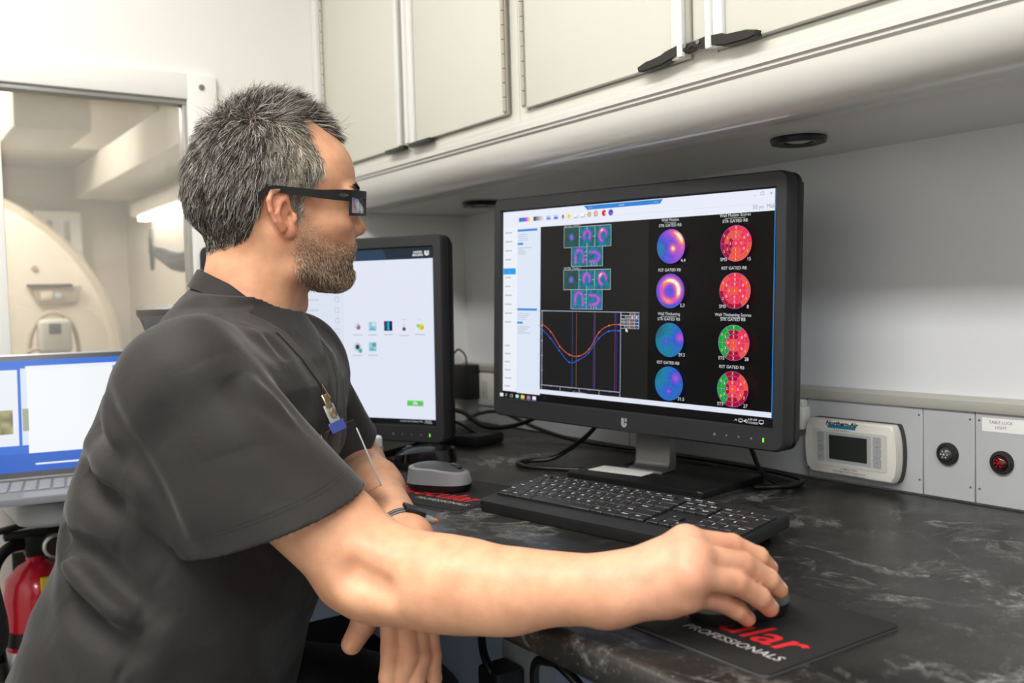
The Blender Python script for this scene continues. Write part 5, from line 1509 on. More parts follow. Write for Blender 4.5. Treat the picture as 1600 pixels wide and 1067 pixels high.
# folds: a line over the cloth, width, height (minus = groove)
FOLDS = [
    # armhole crease and the grooves running from it down the back of the sleeve
    ([(-.950, .185, .215), (-.930, .197, .185), (-.915, .212, .152), (-.902, .228, .118), (-.890, .245, .075)], .009, -.008),
    ([(-1.0209, .1973, .1815), (-.968, .189, .166), (-.925, .2065, .1459)], .011, -.008),
    ([(-1.030, .192, .160), (-.980, .190, .145), (-.930, .207, .122)], .010, .006),
    ([(-1.0127, .1846, .1309), (-.985, .188, .1153), (-.9415, .2004, .1079)], .010, -.008),
    ([(-1.045, .190, .115), (-1.00, .186, .092), (-.950, .200, .070)], .014, .005),
    # grooves at the waist
    ([(-1.040, .168, .075), (-1.0216, .165, .0574), (-.975, .1802, .0514), (-.9418, .2025, .0217), (-.930, .222, .000)], .011, -.012),
    ([(-1.030, .165, .050), (-.9977, .162, .0423), (-.9511, .1862, .0104), (-.9346, .2085, -.0024)], .011, .010),
    ([(-1.030, .162, .048), (-1.0015, .1605, .0326), (-.971, .168, .007), (-.955, .185, -.012)], .009, -.010),
    ([(-1.000, .158, .012), (-.9761, .1638, .0), (-.9445, .1836, -.0191), (-.932, .205, -.034)], .010, -.009),
    ([(-1.005, .158, -.030), (-.970, .170, -.052), (-.940, .195, -.075)], .014, .007),
    # side seam
    ([(-.918, .245, .075), (-.9221, .2313, .0421), (-.9324, .2181, .0177), (-.9309, .2136, -.0124), (-.9378, .1896, -.0572), (-.945, .175, -.10)], .0035, -.0022),
    # front of the sleeve
    ([(-.890, .325, .222), (-.8811, .336, .2098), (-.8685, .3459, .1924), (-.8544, .3614, .1699)], .007, -.008),
    ([(-.880, .285, .222), (-.8703, .2958, .2105), (-.8624, .3151, .1955), (-.8487, .3497, .1655)], .011, -.007),
    ([(-.885, .300, .220), (-.8743, .3107, .2096), (-.8661, .3321, .1926), (-.8524, .3546, .1695)], .009, .006),
    ([(-.8816, .2719, .242), (-.8678, .2839, .2062), (-.8454, .2864, .1607)], .03, .004),
    # yoke
    ([(-1.0406, .3293, .2826), (-.9984, .3292, .2729), (-.9872, .3479, .2648)], .006, -.005),
    ([(-1.060, .310, .296), (-1.01, .315, .280), (-.97, .330, .266)], .008, .004),
    ([(-.9142, .2591, .2751), (-.945, .300, .270), (-.9795, .345, .2616), (-.9719, .3681, .2436), (-.9612, .3981, .2023)], .012, .005),
    ([(-.985, .358, .258), (-.9749, .3686, .2463), (-.965, .3783, .2289)], .007, -.007),
    ([(-1.09, .245, .265), (-1.03, .215, .235), (-.96, .205, .232)], .020, -.004),
    ([(-1.14, .49, .18), (-1.09, .52, .06)], .016, .006), ([(-1.02, .44, .15), (-.96, .42, .03)], .016, -.007), ([(-1.01, .43, .20), (-.965, .42, .10)], .014, .006),
]
_fl = []
for ln, w, h in FOLDS:
    p = [np.array(q) for q in (smooth_path(ln, 3) if len(ln) > 2 else ln)]
    sl = np.cumsum([0] + [np.linalg.norm(b - a) for a, b in zip(p, p[1:])]); _fl.append((p, sl, w, h))
def fold_depth(P, d):
    near = np.abs(d) < .035
    out = np.zeros(len(P))
    if not near.any(): return out
    Q = P[near]; e = np.zeros(len(Q))
    for p, sl, w, h in _fl:
        c0 = (p[0] + p[-1]) / 2; m_ = np.linalg.norm(Q - c0, axis=1) < sl[-1] / 2 + 3.2 * w + .01
        if not m_.any(): continue
        q_ = Q[m_]; best = np.full(len(q_), 9.); par = np.zeros(len(q_))
        for a, b, s0, s1 in zip(p, p[1:], sl, sl[1:]):
            ab = b - a; t = np.clip((q_ - a) @ ab / (ab @ ab), 0, 1); d_ = np.linalg.norm(q_ - a - t[:, None] * ab, axis=1)
            k_ = d_ < best; best = np.where(k_, d_, best); par = np.where(k_, (s0 + t * (s1 - s0)) / sl[-1], par)
        e[m_] += 1.25 * h * np.exp(-(best / w) ** 2 * .6) * (.25 + .75 * np.clip(np.sin(np.pi * par), 0, 1) ** .6)
    x, y, z = Q[:, 0], Q[:, 1], Q[:, 2]
    e += .0022 * np.sin(38 * z + 22 * x + 2.0 * np.sin(17 * y + 9 * x)) * np.sin(21 * y - 13 * z + 1.3) + .0011 * np.sin(70 * x - 55 * z + 3 * np.sin(30 * y)) * np.sin(40 * y + 25 * z)
    out[near] = np.clip(e, -.016, .016)
    return out
# sleeves: open tubes cut at the hem, with the same folds inside and out
def sleeve_raw(caps):
    def raw(P):
        d = None
        for a, b, ra, rb, k in caps:
            ab = b - a; q = P - a; t = np.clip(q @ ab / (ab @ ab), 0, 1); v = q - t[:, None] * ab
            e = np.sqrt((v * v).sum(1)) - (ra + (rb - ra) * t)
            d = e if d is None else smin(d, e, k)
        return d
    return raw
SHF = -RIGHT * .010
D_R = SR + V3(-.016, -.020, -.055) + SHF; D_R2 = V3(-.866, .336, .028) + SHF
HPR = HPR - HNR * .010
SLEEVES = [(sleeve_raw([(SR, SR + ua * 1.05 + SHF * 1.6, .067, .064, .03), (D_R, D_R2, .055, .048, .05)]), HPR, HNR),
           (sleeve_raw([(SL, SL + ul * 1.1, .056, .048, .03)]), HPL, HNL)]
trunk = shirt
def whole(P):
    dT = trunk.ev(P); dS = [r(P) for r, _, _ in SLEEVES]
    e = fold_depth(P, np.minimum(dT, np.minimum(*dS)))
    d = dT - e
    for o, (_, HP, HN) in zip(dS, SLEEVES):
        s_ = (P - HP) @ HN; o = o - e
        o = np.maximum(np.maximum(o, s_), -np.maximum(o + .0052, -.05 - s_))
        d = smin(d, o, .007)
    return d
shirt = Field(); shirt.add(whole, (-1.1, .3, .05), .6, .01)
# neck opening and V
shirt.cap(hd(-26, 0, -60), hd(-48, 0, -178), .060, .064, .004, 's')
shirt.cap(hd(-50, 0, -60), hd(-58, 0, -140), .046, .050, .004, 's')
def vneck(P):
    z = P[:, 2]; x, y = P[:, 0] - np.interp(z, TZ, TX_), P[:, 1] - np.interp(z, TZ, TY_)
    u = x * TR[0] + y * TR[1]; w = x * TF[0] + y * TF[1]
    return np.maximum(np.abs(u) - np.clip((z - .145) * .42, -.01, .06), .035 - w)
shirt.add(vneck, (-1.0, .44, .22), .16, .002, 's')
sv, sf = net(shirt, (-1.46, -.02, -.33), (-.72, .72, .36), .0023)
_nh = np.minimum(np.where(np.linalg.norm(sv - V3(-.85, .38, .05), axis=1) < .17, np.abs((HPR - sv) @ HNR), .5), np.where(np.linalg.norm(sv - EL, axis=1) < .16, np.abs((HPL - sv) @ HNL), .5))
sv = relax(sv, sf, (_nh < .006) | (np.linalg.norm(sv - NB, axis=1) < .12), 6)
me = mesh_np('scrub_top', sv, sf)
hem = np.minimum(np.where(np.linalg.norm(sv - V3(-.85, .38, .05), axis=1) < .16, (HPR - sv) @ HNR, .5), np.where(np.linalg.norm(sv - EL, axis=1) < .15, (HPL - sv) @ HNL, .5))
at = me.attributes.new('hem', 'FLOAT', 'POINT'); at.data.foreach_set('value', hem.astype(np.float32))
# shoulder and side seam lines
sl_ = np.abs((sv - SR) @ nrm_(V3(.80, -.45, -.25)) + .012) + 1. * (np.linalg.norm(sv - SR, axis=1) > .15)
at = me.attributes.new('seam', 'FLOAT', 'POINT'); at.data.foreach_set('value', sl_.astype(np.float32))
def cloth(name, c, hemmed=False):
    m = bpy.data.materials.new(name); m.use_nodes = True; nt = m.node_tree; N, L = nt.nodes, nt.links; b = N['Principled BSDF']
    b.inputs['Base Color'].default_value = srgb(c) + (1,); b.inputs['Roughness'].default_value = .72
    b.inputs['Specular IOR Level'].default_value = .35; b.inputs['Sheen Weight'].default_value = .12; b.inputs['Sheen Roughness'].default_value = .5
    tc = N.new('ShaderNodeTexCoord'); n = N.new('ShaderNodeTexNoise'); n.inputs['Scale'].default_value = 900; n.inputs['Detail'].default_value = 2; L.new(tc.outputs['Object'], n.inputs['Vector'])
    n3 = N.new('ShaderNodeTexNoise'); n3.inputs['Scale'].default_value = 30; n3.inputs['Detail'].default_value = 4; n3.inputs['Distortion'].default_value = .6; L.new(tc.outputs['Object'], n3.inputs['Vector'])
    def M(op, a, bb):
        q = N.new('ShaderNodeMath'); q.operation = op
        for i, x in enumerate((a, bb)):
            if isinstance(x, (int, float)): q.inputs[i].default_value = x
            else: L.new(x, q.inputs[i])
        return q.outputs[0]
    h = M('ADD', M('MULTIPLY', n.outputs['Fac'], .10), M('MULTIPLY', n3.outputs['Fac'], 1.8))
    if hemmed:
        a = N.new('ShaderNodeAttribute'); a.attribute_name = 'hem'
        n4 = N.new('ShaderNodeTexNoise'); n4.inputs['Scale'].default_value = 260; L.new(tc.outputs['Object'], n4.inputs['Vector'])
        for pos in (.020, .0235):
            band = M('MULTIPLY', M('LESS_THAN', M('ABSOLUTE', M('SUBTRACT', a.outputs['Fac'], pos), 0), .0009), M('ADD', .35, n4.outputs['Fac']))
            h = M('SUBTRACT', h, M('MULTIPLY', band, .8))
            dark = band if pos < .021 else M('MAXIMUM', dark, band)
        s_ = N.new('ShaderNodeAttribute'); s_.attribute_name = 'seam'
        sm = M('LESS_THAN', s_.outputs['Fac'], .0011); h = M('SUBTRACT', h, M('MULTIPLY', sm, .7))
        mc = N.new('ShaderNodeMix'); mc.data_type = 'RGBA'; L.new(M('MULTIPLY', M('MAXIMUM', dark, sm), .55), mc.inputs[0])
        mc.inputs[6].default_value = srgb(c) + (1,); mc.inputs[7].default_value = srgb('#0a0909') + (1,); L.new(mc.outputs[2], b.inputs['Base Color'])
    bp = N.new('ShaderNodeBump'); bp.inputs['Strength'].default_value = .5; bp.inputs['Distance'].default_value = .0016
    L.new(h, bp.inputs['Height']); L.new(bp.outputs['Normal'], b.inputs['Normal'])
    return m
M_scrub = cloth('scrub_black_cloth', '#211f1e', True)
me.transform(MO); top = link_mesh('scrub_top', me, M_scrub, man, False)
M_band = cloth('scrub_band_cloth', '#1f1d1c'); M_under = cloth('undershirt_cloth', '#141414')
# collar band: strip round the neck, then down both sides of the V
def collar_ring(phi):
    r = 60.0
    x = -35 + (r + 2) * math.cos(phi); y = r * math.sin(phi)
    z = np.interp(x, [-110, -90, -66, -45, -30, 0, 30], [-70, -74, -86, -103, -117, -133, -146])
    return x, y, z
def strip(path_in, path_out, th, name, m, parent, nrm_sign=1):
    """flat band between two edge paths with a little thickness"""
    a = [np.array(p, float) for p in path_in]; b = [np.array(p, float) for p in path_out]; n = len(a)
    vs, fs = [], []
    mid = sum(a) / n
    for i in range(n):
        t = (a[min(i + 1, n - 1)] - a[max(i - 1, 0)]); w = b[i] - a[i]; nn = np.cross(t, w); nn /= np.linalg.norm(nn) + 1e-9
        nn *= nrm_sign
        vs += [tuple(a[i] + nn * th), tuple(b[i] + nn * th), tuple(b[i] - nn * th), tuple(a[i] - nn * th)]
    for i in range(n - 1):
        for k in range(4):
            fs.append((i * 4 + k, i * 4 + (k + 1) % 4, i * 4 + 4 + (k + 1) % 4, i * 4 + 4 + k))
    fs.append((0, 1, 2, 3)); q = (n - 1) * 4; fs.append((q + 3, q + 2, q + 1, q))
    return MB().raw(vs, fs, MO).build(name, m, parent)
ins, outs = [], []
for ph in np.linspace(math.radians(52), math.radians(308), 60):
    x, y, z = collar_ring(ph)
    ins.append(hd(x, y, z + 4)); outs.append(hd(-35 + (x + 35) * 1.15 - 2, y * 1.15, z - 16))
strip(ins, outs, .0016, 'collar_band', M_band, man)
# V bands
def vpoint(u, z, dz=0.):
    c_ = V3(np.interp(z, TZ, TX_), np.interp(z, TZ, TY_), z) + TR * u
    return march(shirt, c_ + TF * .24, -TF)
for sgn, nm in ((1, 'near'), (-1, 'far')):
    ins, outs = [], []
    for t in np.linspace(0, 1, 26):
        z = .262 - t * .135; u = max(.0, (z - .145) * .42) * sgn
        p = vpoint(u + .003 * sgn, z); q = vpoint(u + .021 * sgn, z - .002)
        ins.append(p + TF * .0012); outs.append(q + TF * .0012)
    strip(ins, outs, .0015, 'neck_band', M_band, man)
# undershirt
us = Field(); us.add(torso_fn(-.004), (-1.12, .30, 0), .42, .02); us.cap(NB, NB + V3(.02, .02, .0), .07, k=.04)
us.cap(hd(-42, 0, -154), hd(-50, 0, -185), .064, .070, .03)
us.add(lambda P: np.maximum(.06 - P[:, 2], -((P - V3(-1.10, .37, .2)) @ TF)), (-1.0, .4, .2), 3, .002, 's') if False else None
us.add(lambda P: -np.minimum((P - V3(-1.10, .37, .2)) @ TF + .01, P[:, 2] - .08), (-1.0, .44, .2), 3, .004, 'i')
us.cap(hd(-26, 0, -60), hd(-46, 0, -172), .0585, .0625, .002, 's')
uv_, uf_ = net(us, (-1.3, .2, .06), (-.85, .62, .36), .003)
me = mesh_np('undershirt', relax(uv_, uf_, np.ones(len(uv_), bool), 8), uf_); me.transform(MO); link_mesh('undershirt', me, M_under, man, False)
# trousers
tr = Field()
HR_, HL_ = V3(-1.055, .185, -.205), V3(-1.215, .325, -.205)
KR, KL = V3(-.830, .490, -.188), V3(-1.08, .575, -.245)
for H_, K_ in ((HR_, KR), (HL_, KL)):
    tr.cap(H_, K_, .094, .066, .03); tr.cap(K_, K_ + V3(.0, -.01, -.40), .062, .05, .02)
tr.ell((-1.14, .25, -.212), np.array([TR, TF, V3(0, 0, 1)]), (.185, .135, .080), .04)
tr.add(lambda P, d: d - .0025 * np.sin(60 * P[:, 0] + 30 * P[:, 2]) * np.sin(45 * P[:, 1] + 20 * P[:, 2]), (-1, .4, -.3), 9, 0, 'm')
tv, tf_ = net(tr, (-1.45, -.02, -.72), (-.65, .82, -.08), .005)
me = mesh_np('trousers', tv, tf_); me.transform(MO); link_mesh('trousers', me, cloth('trousers_black', '#151516'), man, False)
for K_ in (KR, KL):
    f0 = K_ + V3(.0, -.01, -.40)
    sh = Field(); sh.cap(f0 + V3(0, 0, -.075), f0 + V3(.09, .105, -.098), .045, .036, .02); sh.cap(f0, f0 + V3(0, 0, -.08), .046, .045, .02)
    sh.add(lambda P: P[:, 2] + .7495, (f0[0], f0[1], -.7), .4, .004, 'i') if False else None
    sh.add(lambda P: -(P[:, 2] + .7495), (f0[0], f0[1], -.7), .6, .004, 'i')
    v_, f_ = net(sh, f0 + V3(-.1, -.1, -.36), f0 + V3(.22, .24, .08), .005)
    me = mesh_np('shoe', v_, f_); me.transform(MO); link_mesh('shoe', me, M_black, man, False)
# ------------------------------------------------------------------ hair and beard: single strands
def surface_points(mask_fn, n, seed, lo, hi):
    """random points on the body surface (head coordinates box lo..hi) kept with probability mask"""
    g = np.random.default_rng(seed)
    tri = bf; c_ = hm[tri].mean(1)
    box = ((c_ > lo) & (c_ < hi)).all(1); tri = tri[box]; c_ = c_[box]
    w = mask_fn(c_[:, 0], c_[:, 1], c_[:, 2]); keep = w > .02; tri, w = tri[keep], w[keep]
    A = np.linalg.norm(np.cross(bv[tri[:, 1]] - bv[tri[:, 0]], bv[tri[:, 3]] - bv[tri[:, 0]]), axis=1)
    p = A * w; i = g.choice(len(tri), n, p=p / p.sum())
    a, b = g.random(n)[:, None], g.random(n)[:, None]
    q = bv[tri[i]]
    P = (q[:, 0] * (1 - a) + q[:, 1] * a) * (1 - b) + (q[:, 3] * (1 - a) + q[:, 2] * a) * b
    N_ = np.cross(q[:, 1] - q[:, 0], q[:, 3] - q[:, 0]); N_ /= np.linalg.norm(N_, axis=1, keepdims=True) + 1e-12
    out = np.sign(((P - hd(-10, 0, 10)) * N_).sum(1)); N_ *= np.where(out == 0, 1, out)[:, None]
    return P, N_, g
def strands(name, P, r0, m, parent):
    """P: (n, k, 3)"""
    n, k, _ = P.shape
    hc = bpy.data.hair_curves.new(name)
    hc.add_curves([k] * n)
    Q = P + np.array([1.14, -.24, -ZF])
    hc.attributes['position'].data.foreach_set('vector', Q.astype(np.float32).ravel())
    rad = hc.attributes.get('radius') or hc.attributes.new('radius', 'FLOAT', 'POINT')
    t = np.linspace(0, 1, k); rr = (1 - .75 * t ** 2)
    rad.data.foreach_set('value', (np.tile(rr, n) * np.repeat(r0, k)).astype(np.float32))
    hc.materials.append(m)
    o = bpy.data.objects.new(name, hc); COL.objects.link(o); o.parent = parent
    return o
def hair_material(name, stops, rough=.42):
    m = bpy.data.materials.new(name); m.use_nodes = True; nt = m.node_tree; N, L = nt.nodes, nt.links; b = N['Principled BSDF']
    hi_ = N.new('ShaderNodeHairInfo'); r = N.new('ShaderNodeValToRGB'); r.color_ramp.interpolation = 'LINEAR'
    e = r.color_ramp.elements
    e[0].position, e[0].color = stops[0][0], srgb(stops[0][1]) + (1,); e[1].position, e[1].color = stops[-1][0], srgb(stops[-1][1]) + (1,)
    for p, c_ in stops[1:-1]:
        q = e.new(p); q.color = srgb(c_) + (1,)
    L.new(hi_.outputs['Random'], r.inputs[0]); L.new(r.outputs[0], b.inputs['Base Color'])
    b.inputs['Roughness'].default_value = rough; b.inputs['Specular IOR Level'].default_value = .4
    return m
def norm_rows(v): return v / (np.linalg.norm(v, axis=1, keepdims=True) + 1e-9)
def grow_hair(n, seed, side):
    """side: True = temple hair (lighter), False = the rest"""
    def msk(x, y, z):
        s = scalp_mask(x, y, z, 3.) * ~((np.abs(y) > 71.5) & (x > -38) & (x < 8) & (z < 34))
        tem = smoothstep(-38, 0, x) * smoothstep(112, 92, z)
        return s * (tem if side else (1 - tem * .75))
    P, N_, g = surface_points(msk, n, seed, (-130, -90, -60), (95, 90, 150))
    h = to_head(P); x, y, z = h[:, 0], h[:, 1], h[:, 2]
    topw = smoothstep(92, 126, z)
    front = smoothstep(10, 60, x) * topw
    crown = smoothstep(-10, -70, x)
    # combing direction
    fw = smoothstep(-70, 20, x)
    sidev = np.stack([-.28 + .62 * fw * smoothstep(30, 75, z), 0 * x, -1 + .15 * fw], 1)
    topv = np.stack([1.0 - 1.7 * smoothstep(-45, -95, x), -np.sign(y) * (.05 - .5 * smoothstep(25, 60, np.abs(y))) * -1, .15 - .6 * smoothstep(-45, -95, x)], 1)
    flow = (sidev * (1 - topw)[:, None] + topv * topw[:, None])
    # clumps: neighbouring strands share a swirl
    cl = np.stack([np.sin(.21 * x + .13 * z + 2 * np.sin(.09 * y)), np.sin(.17 * y - .11 * z + 1), np.sin(.19 * z + .15 * x + 2.)], 1)
    flow = flow + cl * (.16 + .42 * topw)[:, None] + g.normal(0, .13, (n, 3)) * (1 + .9 * topw)[:, None]
    flowW = flow @ HA
    flowW -= N_ * (flowW * N_).sum(1)[:, None]; flowW = norm_rows(flowW)
    back = smoothstep(20, -60, x) * smoothstep(-40, 10, z)
    L_ = (9 + 12 * smoothstep(-45, 40, z) + 4 * back + 9.5 * topw - 1 * front) * g.uniform(.72, 1.15, n)
    L_ *= (.55 + .45 * smoothstep(-45, 5, z)) * (.62 if side else 1)
    lift = (.14 + .16 * smoothstep(-40, 30, z) + .36 * topw + .04 * front) * (.8 if side else 1) * g.uniform(.6, 1.45, n)
    L_ *= .001
    k = 7; t = np.linspace(0, 1, k)
    out = np.zeros((n, k, 3))
    curl = g.normal(0, 1, (n, 3)); curl = norm_rows(curl)
    wave = g.uniform(0, 6.28, n)
    for i, s in enumerate(t):
        hgt = lift * (s * 1.35 - .62 * s * s * (1 - .25 * topw))
        fwd = s - .10 * s * s
        bendv = HU * -1
        p = P + N_ * (L_ * hgt)[:, None] + flowW * (L_ * fwd)[:, None] + (L_ * .10 * np.sin(4.5 * s + wave) * s)[:, None] * curl
        p += HF * (L_ * front * .05 * s * s)[:, None]
        out[:, i] = p
    # locks: strands lean towards the strand at the middle of their lock
    ci = g.choice(n, n // 34, replace=False); cp = out[ci, 0]
    near = np.concatenate([np.argmin(((out[a:a + 2000, None, 0] - cp[None]) ** 2).sum(2), 1) for a in range(0, n, 2000)])
    wgt = (t ** 1.3)[None, :, None] * (.58 * g.uniform(.4, 1.25, n))[:, None, None]
    out = out * (1 - wgt) + out[ci][near] * wgt
    return out, g.uniform(.00013, .00021, n)
DK = [(0, '#0e0b09'), (.38, '#1f1a15'), (.56, '#3d362f'), (.70, '#716a60'), (.85, '#b0a99e'), (1, '#ece8e0')]
LT_ = [(0, '#40342a'), (.20, '#7a6855'), (.45, '#ab9b86'), (.72, '#d2c6b4'), (1, '#f4eee4')]
S, r = grow_hair(25000, 5, False); strands('hair', S, r, hair_material('greying_dark_hair', DK), man)['label'] = 'short greying dark hair'
S, r = grow_hair(8500, 6, True); strands('hair', S, r, hair_material('light_grey_hair', LT_), man)['label'] = 'lighter grey hair at the temples'
# loose tips standing up on the crown
P, N_, g = surface_points(lambda x, y, z: scalp_mask(x, y, z) * smoothstep(88, 120, z), 900, 21, (-110, -80, 80), (80, 80, 150))
n = len(P); h = to_head(P); L_ = .001 * g.uniform(13, 27, n); t = np.linspace(0, 1, 8)
fl = np.stack([.35 + .5 * np.sin(.3 * h[:, 0] + .2 * h[:, 1]), .3 * np.sin(.25 * h[:, 1]) + 0 * h[:, 0], .15 + 0 * h[:, 0]], 1) + g.normal(0, .35, (n, 3)); fl = norm_rows(fl @ HA)
S = np.stack([P + N_ * (L_ * (1.0 * s - .45 * s * s))[:, None] + fl * (L_ * (.25 * s + .55 * s * s))[:, None] for s in t], 1)
strands('hair', S, g.uniform(.00013, .0002, n), hair_material('greying_loose_hair', DK), man)['label'] = 'loose tips on the crown'
# beard
P, N_, g = surface_points(lambda x, y, z: beard_mask(x, y, z) * (.35 + .65 * smoothstep(-20, -50, z)), 15000, 9, (-6, -80, -104), (110, 80, 12))
n = len(P); h = to_head(P)
fl = np.stack([.25 + 0 * h[:, 0], 0 * h[:, 0], -1 + 0 * h[:, 0]], 1) + g.normal(0, .35, (n, 3)); fl = fl @ HA; fl -= N_ * (fl * N_).sum(1)[:, None]; fl = norm_rows(fl)
L_ = (.0018 + .0040 * smoothstep(-30, -75, h[:, 2])) * g.uniform(.6, 1.3, n)
t = np.linspace(0, 1, 4)
S = np.stack([P + N_ * (L_ * (.75 * s - .25 * s * s))[:, None] + fl * (L_ * s * .8)[:, None] for s in t], 1)
strands('beard', S, g.uniform(.00008, .00014, n), hair_material('greying_brown_beard', [(0, '#20150d'), (.3, '#4a3524'), (.52, '#8c7052'), (.76, '#cbb698'), (1, '#f2eadd')]), man)['label'] = 'short greying brown beard'
# eyebrows
P, N_, g = surface_points(lambda x, y, z: (np.abs(z - 36 - .0 * x + (np.abs(y) - 28) ** 2 * .008) < 3.6) * (np.abs(y) > 11) * (np.abs(y) < 52) * (x > 40) * 1., 900, 12, (40, -70, 20), (110, 70, 50))
n = len(P); h = to_head(P)
fl = np.stack([-.3 + 0 * h[:, 0], np.sign(h[:, 1]) * 1., .15 + 0 * h[:, 0]], 1) + g.normal(0, .25, (n, 3)); fl = fl @ HA; fl -= N_ * (fl * N_).sum(1)[:, None]; fl = norm_rows(fl)
L_ = .007 * g.uniform(.6, 1.2, n)
S = np.stack([P + N_ * (L_ * (.55 * s - .25 * s * s))[:, None] + fl * (L_ * s)[:, None] for s in t], 1)
strands('eyebrow', S, g.uniform(.00012, .0002, n), hair_material('brown_brow', [(0, '#1d140d'), (.7, '#3d2c1e'), (1, '#6b5846')]), man)
# eyes
for s in (-1, 1):
    c_ = hd(66, s * 31, 13)
    RM_ = Matrix(((HF[0], -HR[0], HU[0]), (HF[1], -HR[1], HU[1]), (HF[2], -HR[2], HU[2]))).to_4x4(); RM_.translation = Vector(c_)
    e = MB().lathe([(0, -.0118)] + [(.0118 * math.cos(a), .0118 * math.sin(a)) for a in np.linspace(-1.5, 1.5, 20)] + [(0, .0118)], 28, MO @ RM_ @ RY(math.pi / 2)).build('eyeball', mat('eye_white', '#d9d4cc', .15), man)
    MB().lathe([(0, .0102), (.0056, .0104), (.0052, .0112), (.003, .0122), (0, .0125)], 24, MO @ RM_ @ RY(math.pi / 2)).build('iris', mat('iris_brown', '#3b2718', .1), e)

# ------------------------------------------------------------------ glasses
gl = thing('glasses', 'black rectangular wraparound glasses on the man\'s face', 'glasses', tuple(hd(80, 0, 15)))
GM = Matrix(((HF[0], -HR[0], HU[0]), (HF[1], -HR[1], HU[1]), (HF[2], -HR[2], HU[2]))).to_4x4()
GM = GM @ Matrix.Scale(.001, 4) @ T(-80, 0, -15)
def gx(y): return 101 - .0076 * y * y
M_fr = mat('glasses_black', '#141414', .42)
def bar(pts, w, hgt, name, parent, mt=M_fr):
    """bar of rectangular section along pts; w = thickness, hgt = list of (z low, z high)"""
    n = len(pts); vs, fs = [], []
    for i, (x, y) in enumerate(pts):
        a, b = pts[min(i + 1, n - 1)], pts[max(i - 1, 0)]; tx, ty = a[0] - b[0], a[1] - b[1]; l = math.hypot(tx, ty); nx, ny = -ty / l * w / 2, tx / l * w / 2
        z0, z1 = hgt[i]
        vs += [(x + nx, y + ny, z0), (x + nx, y + ny, z1), (x - nx, y - ny, z1), (x - nx, y - ny, z0)]
    for i in range(n - 1):
        for k in range(4): fs.append((i * 4 + k, i * 4 + (k + 1) % 4, i * 4 + 4 + (k + 1) % 4, i * 4 + 4 + k))
    fs.append((0, 1, 2, 3)); q = (n - 1) * 4; fs.append((q + 3, q + 2, q + 1, q))
    return MB().raw(vs, fs, GM).build(name, mt, parent)
ys = list(np.linspace(-66, 66, 41))
fr_ = bar([(gx(y), y) for y in ys], 3.4, [(22.5 if abs(y) > 9 else 15, 31) for y in ys], 'frame', gl)
for s in (-1, 1):
    yl = [s * v for v in np.linspace(9, 65, 18)]
    bar([(gx(y), y) for y in yl], 2.8, [(1 + (2.5 if abs(y) < 13 else 0), 4.2 + (3 if abs(y) < 13 else 0)) for y in yl], 'rim', fr_)
    for yy in (9.5, 64):
        bar([(gx(s * yy), s * (yy - 1.2)), (gx(s * yy), s * (yy + 1.2))], 2.8, [(2.5, 24)] * 2, 'rim', fr_)
    lv, lf = [], []
    for i, y in enumerate(yl):
        lv += [(gx(y) + .4, y, 3), (gx(y) + .4, y, 23.5), (gx(y) - 1.2, y, 23.5), (gx(y) - 1.2, y, 3)]
    for i in range(len(yl) - 1):
        for k in range(4): lf.append((i * 4 + k, i * 4 + (k + 1) % 4, i * 4 + 4 + (k + 1) % 4, i * 4 + 4 + k))
    lf.append((0, 1, 2, 3)); q = (len(yl) - 1) * 4; lf.append((q + 3, q + 2, q + 1, q))
    MB().raw(lv, lf, GM).build('lens', mat('lens_clear', '#f4f6f6', .0, trans=1., ior=1.45), gl)
    # temple: tall at the front, thinner to the ear, dropping behind it
    P_ = [(gx(66) + 1, 66.5), (62, 70), (50, 73.5), (30, 76.5), (10, 78.5), (-8, 80), (-20, 82), (-30, 84), (-39, 86)]
    Z_ = [(17.5, 31), (18, 31), (18.5, 30.5), (20, 29.5), (22, 30.5), (23.5, 31.5), (24, 32), (21, 30), (15, 23.5)]
    PP = smooth_path([(p[0], s * p[1], 0) for p in P_], 5); ZZ = smooth_path([(a, b, 0) for a, b in Z_], 5)
    tpl = bar([p[:2] for p in PP], 3.2, [(z[0], z[1]) for z in ZZ], 'temple', gl)
    em = MB().lathe([(0, 0), (4.2, 0), (4.0, .5), (2.4, .5), (2.2, .2), (0, .2)], 24, GM @ T(60, s * 72.4, 24.6) @ RZ(s * math.radians(-14)) @ RX(-s * math.pi / 2) @ Matrix.Diagonal((1.5, .52, 1, 1)))
    em.build('temple_emblem', mat('emblem_grey', '#4a4a48', .35, .4), tpl)

# ------------------------------------------------------------------ wristband and id badge
dwl = nrm_(WL - EL)
wb0 = WL - dwl * .012
wx = nrm_(np.cross(dwl, V3(0, 0, 1))); wz = np.cross(wx, dwl)
wbn = thing('wristband', 'grey and black woven band on the man\'s left wrist', 'wristband', tuple(wb0))
def loop(rad, off, n=40): return [tuple((wx * math.cos(t) + wz * math.sin(t)) * rad + dwl * off) for t in np.linspace(0, 2 * math.pi, n, endpoint=False)]
bm_ = MB()
R0 = .0285
for o_, mi in ((-.007, 0), (-.0035, 1), (0, 0), (.0035, 1), (.007, 0)):
    bm_.tube(loop(R0 - abs(o_) * .05, o_), .0024, 8, close=True, mi=mi)
bm_.build('band', [mat('band_dark', '#2a2a2b', .7), mat('band_grey_weave', '#77787a', .7)], wbn)
dirv = nrm_(wz * .8 - wx * .35)
Bm = Matrix.Translation(Vector(dirv * (R0 + .003))) @ Matrix((Vector(np.cross(dwl, dirv)), Vector(dwl), Vector(dirv))).transposed().to_4x4()
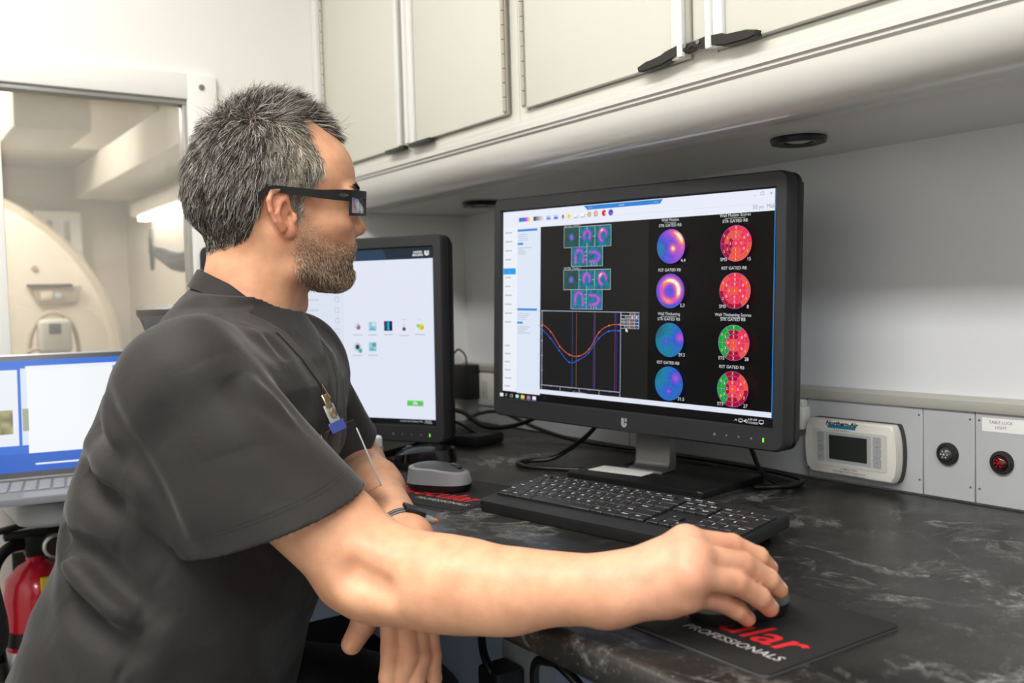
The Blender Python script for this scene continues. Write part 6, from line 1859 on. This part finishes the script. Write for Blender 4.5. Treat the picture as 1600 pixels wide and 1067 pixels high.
MB().box((-.012, -.011, -.002), (.012, .011, .003), .0015, 2, Bm).build('buckle', mat('buckle_black', '#1c1c1e', .35), wbn)
MB().box((-.026, -.008, -.003), (-.012, .008, .001), .001, 1, Bm @ T(0, 0, -.003)).build('keeper', mat('keeper_silver', '#a9aaab', .35, .5), wbn)
MB().box((-.031, -.006, -.006), (-.026, .002, -.002), .001, 1, Bm).build('stitch', mat('stitch_orange', '#d0552e', .6), wbn)
bp_ = V3(-.9715, .4225, .1739) + TF * .006 + TR * .004
bg = thing('id_badge', 'clear badge holder with a metal clip hanging at the chest of the scrub top', 'badge', tuple(bp_))
fw = nrm_(TF * .90 + TR * .42); upb = nrm_(V3(0, 0, 1) - TF * .40); fw = nrm_(fw - upb * (fw @ upb)); sd_ = np.cross(upb, fw)
Bb = Matrix((Vector(sd_), Vector(upb), Vector(fw))).transposed().to_4x4()
MB().box((-.005, .002, -.001), (.005, .018, .003), .001, 1, Bb).tube([(-.004, .016, .003), (0, .030, .004), (.003, .012, .005)], .0008, 6, Bb).build('clip', mat('clip_brass', '#b9a988', .25, .9), bg)
MB().lathe([(0, 0), (.0055, 0), (.0055, .0015), (.003, .0022), (0, .0022)], 18, Bb @ T(0, -.004, .0025)).build('snap', mat('clip_brass'), bg)
mclear = mat('clear_vinyl', '#f6f8f8', .05, trans=1., ior=1.25)
MB().box((-.008, -.016, 0), (.008, .006, .0016), .0006, 1, Bb).build('strap', mat('strap_clear', '#c6c9c6', .2, trans=.4), bg)
MB().box((-.012, -.026, .0005), (.012, -.014, .0022), .0006, 1, Bb).build('blue_tab', mat('tab_blue', '#3f4f9a', .5), bg)
MB().box((-.028, -.100, .0), (.028, -.020, .0012), .0005, 1, Bb).build('holder', mclear, bg)
for x in (-.0275, .0255):
    MB().box((x, -.101, -.0002), (x + .002, -.030, .0018), .0004, 1, Bb).build('welt', mat('welt_clear', '#c9cdcf', .25, trans=.3), bg)
# ------------------------------------------------------------------ put the floor at z = 0
bpy.context.view_layer.update()
for o in list(SC.objects):
    if o.parent is None:
        o.location.z += .75
bpy.context.view_layer.update()
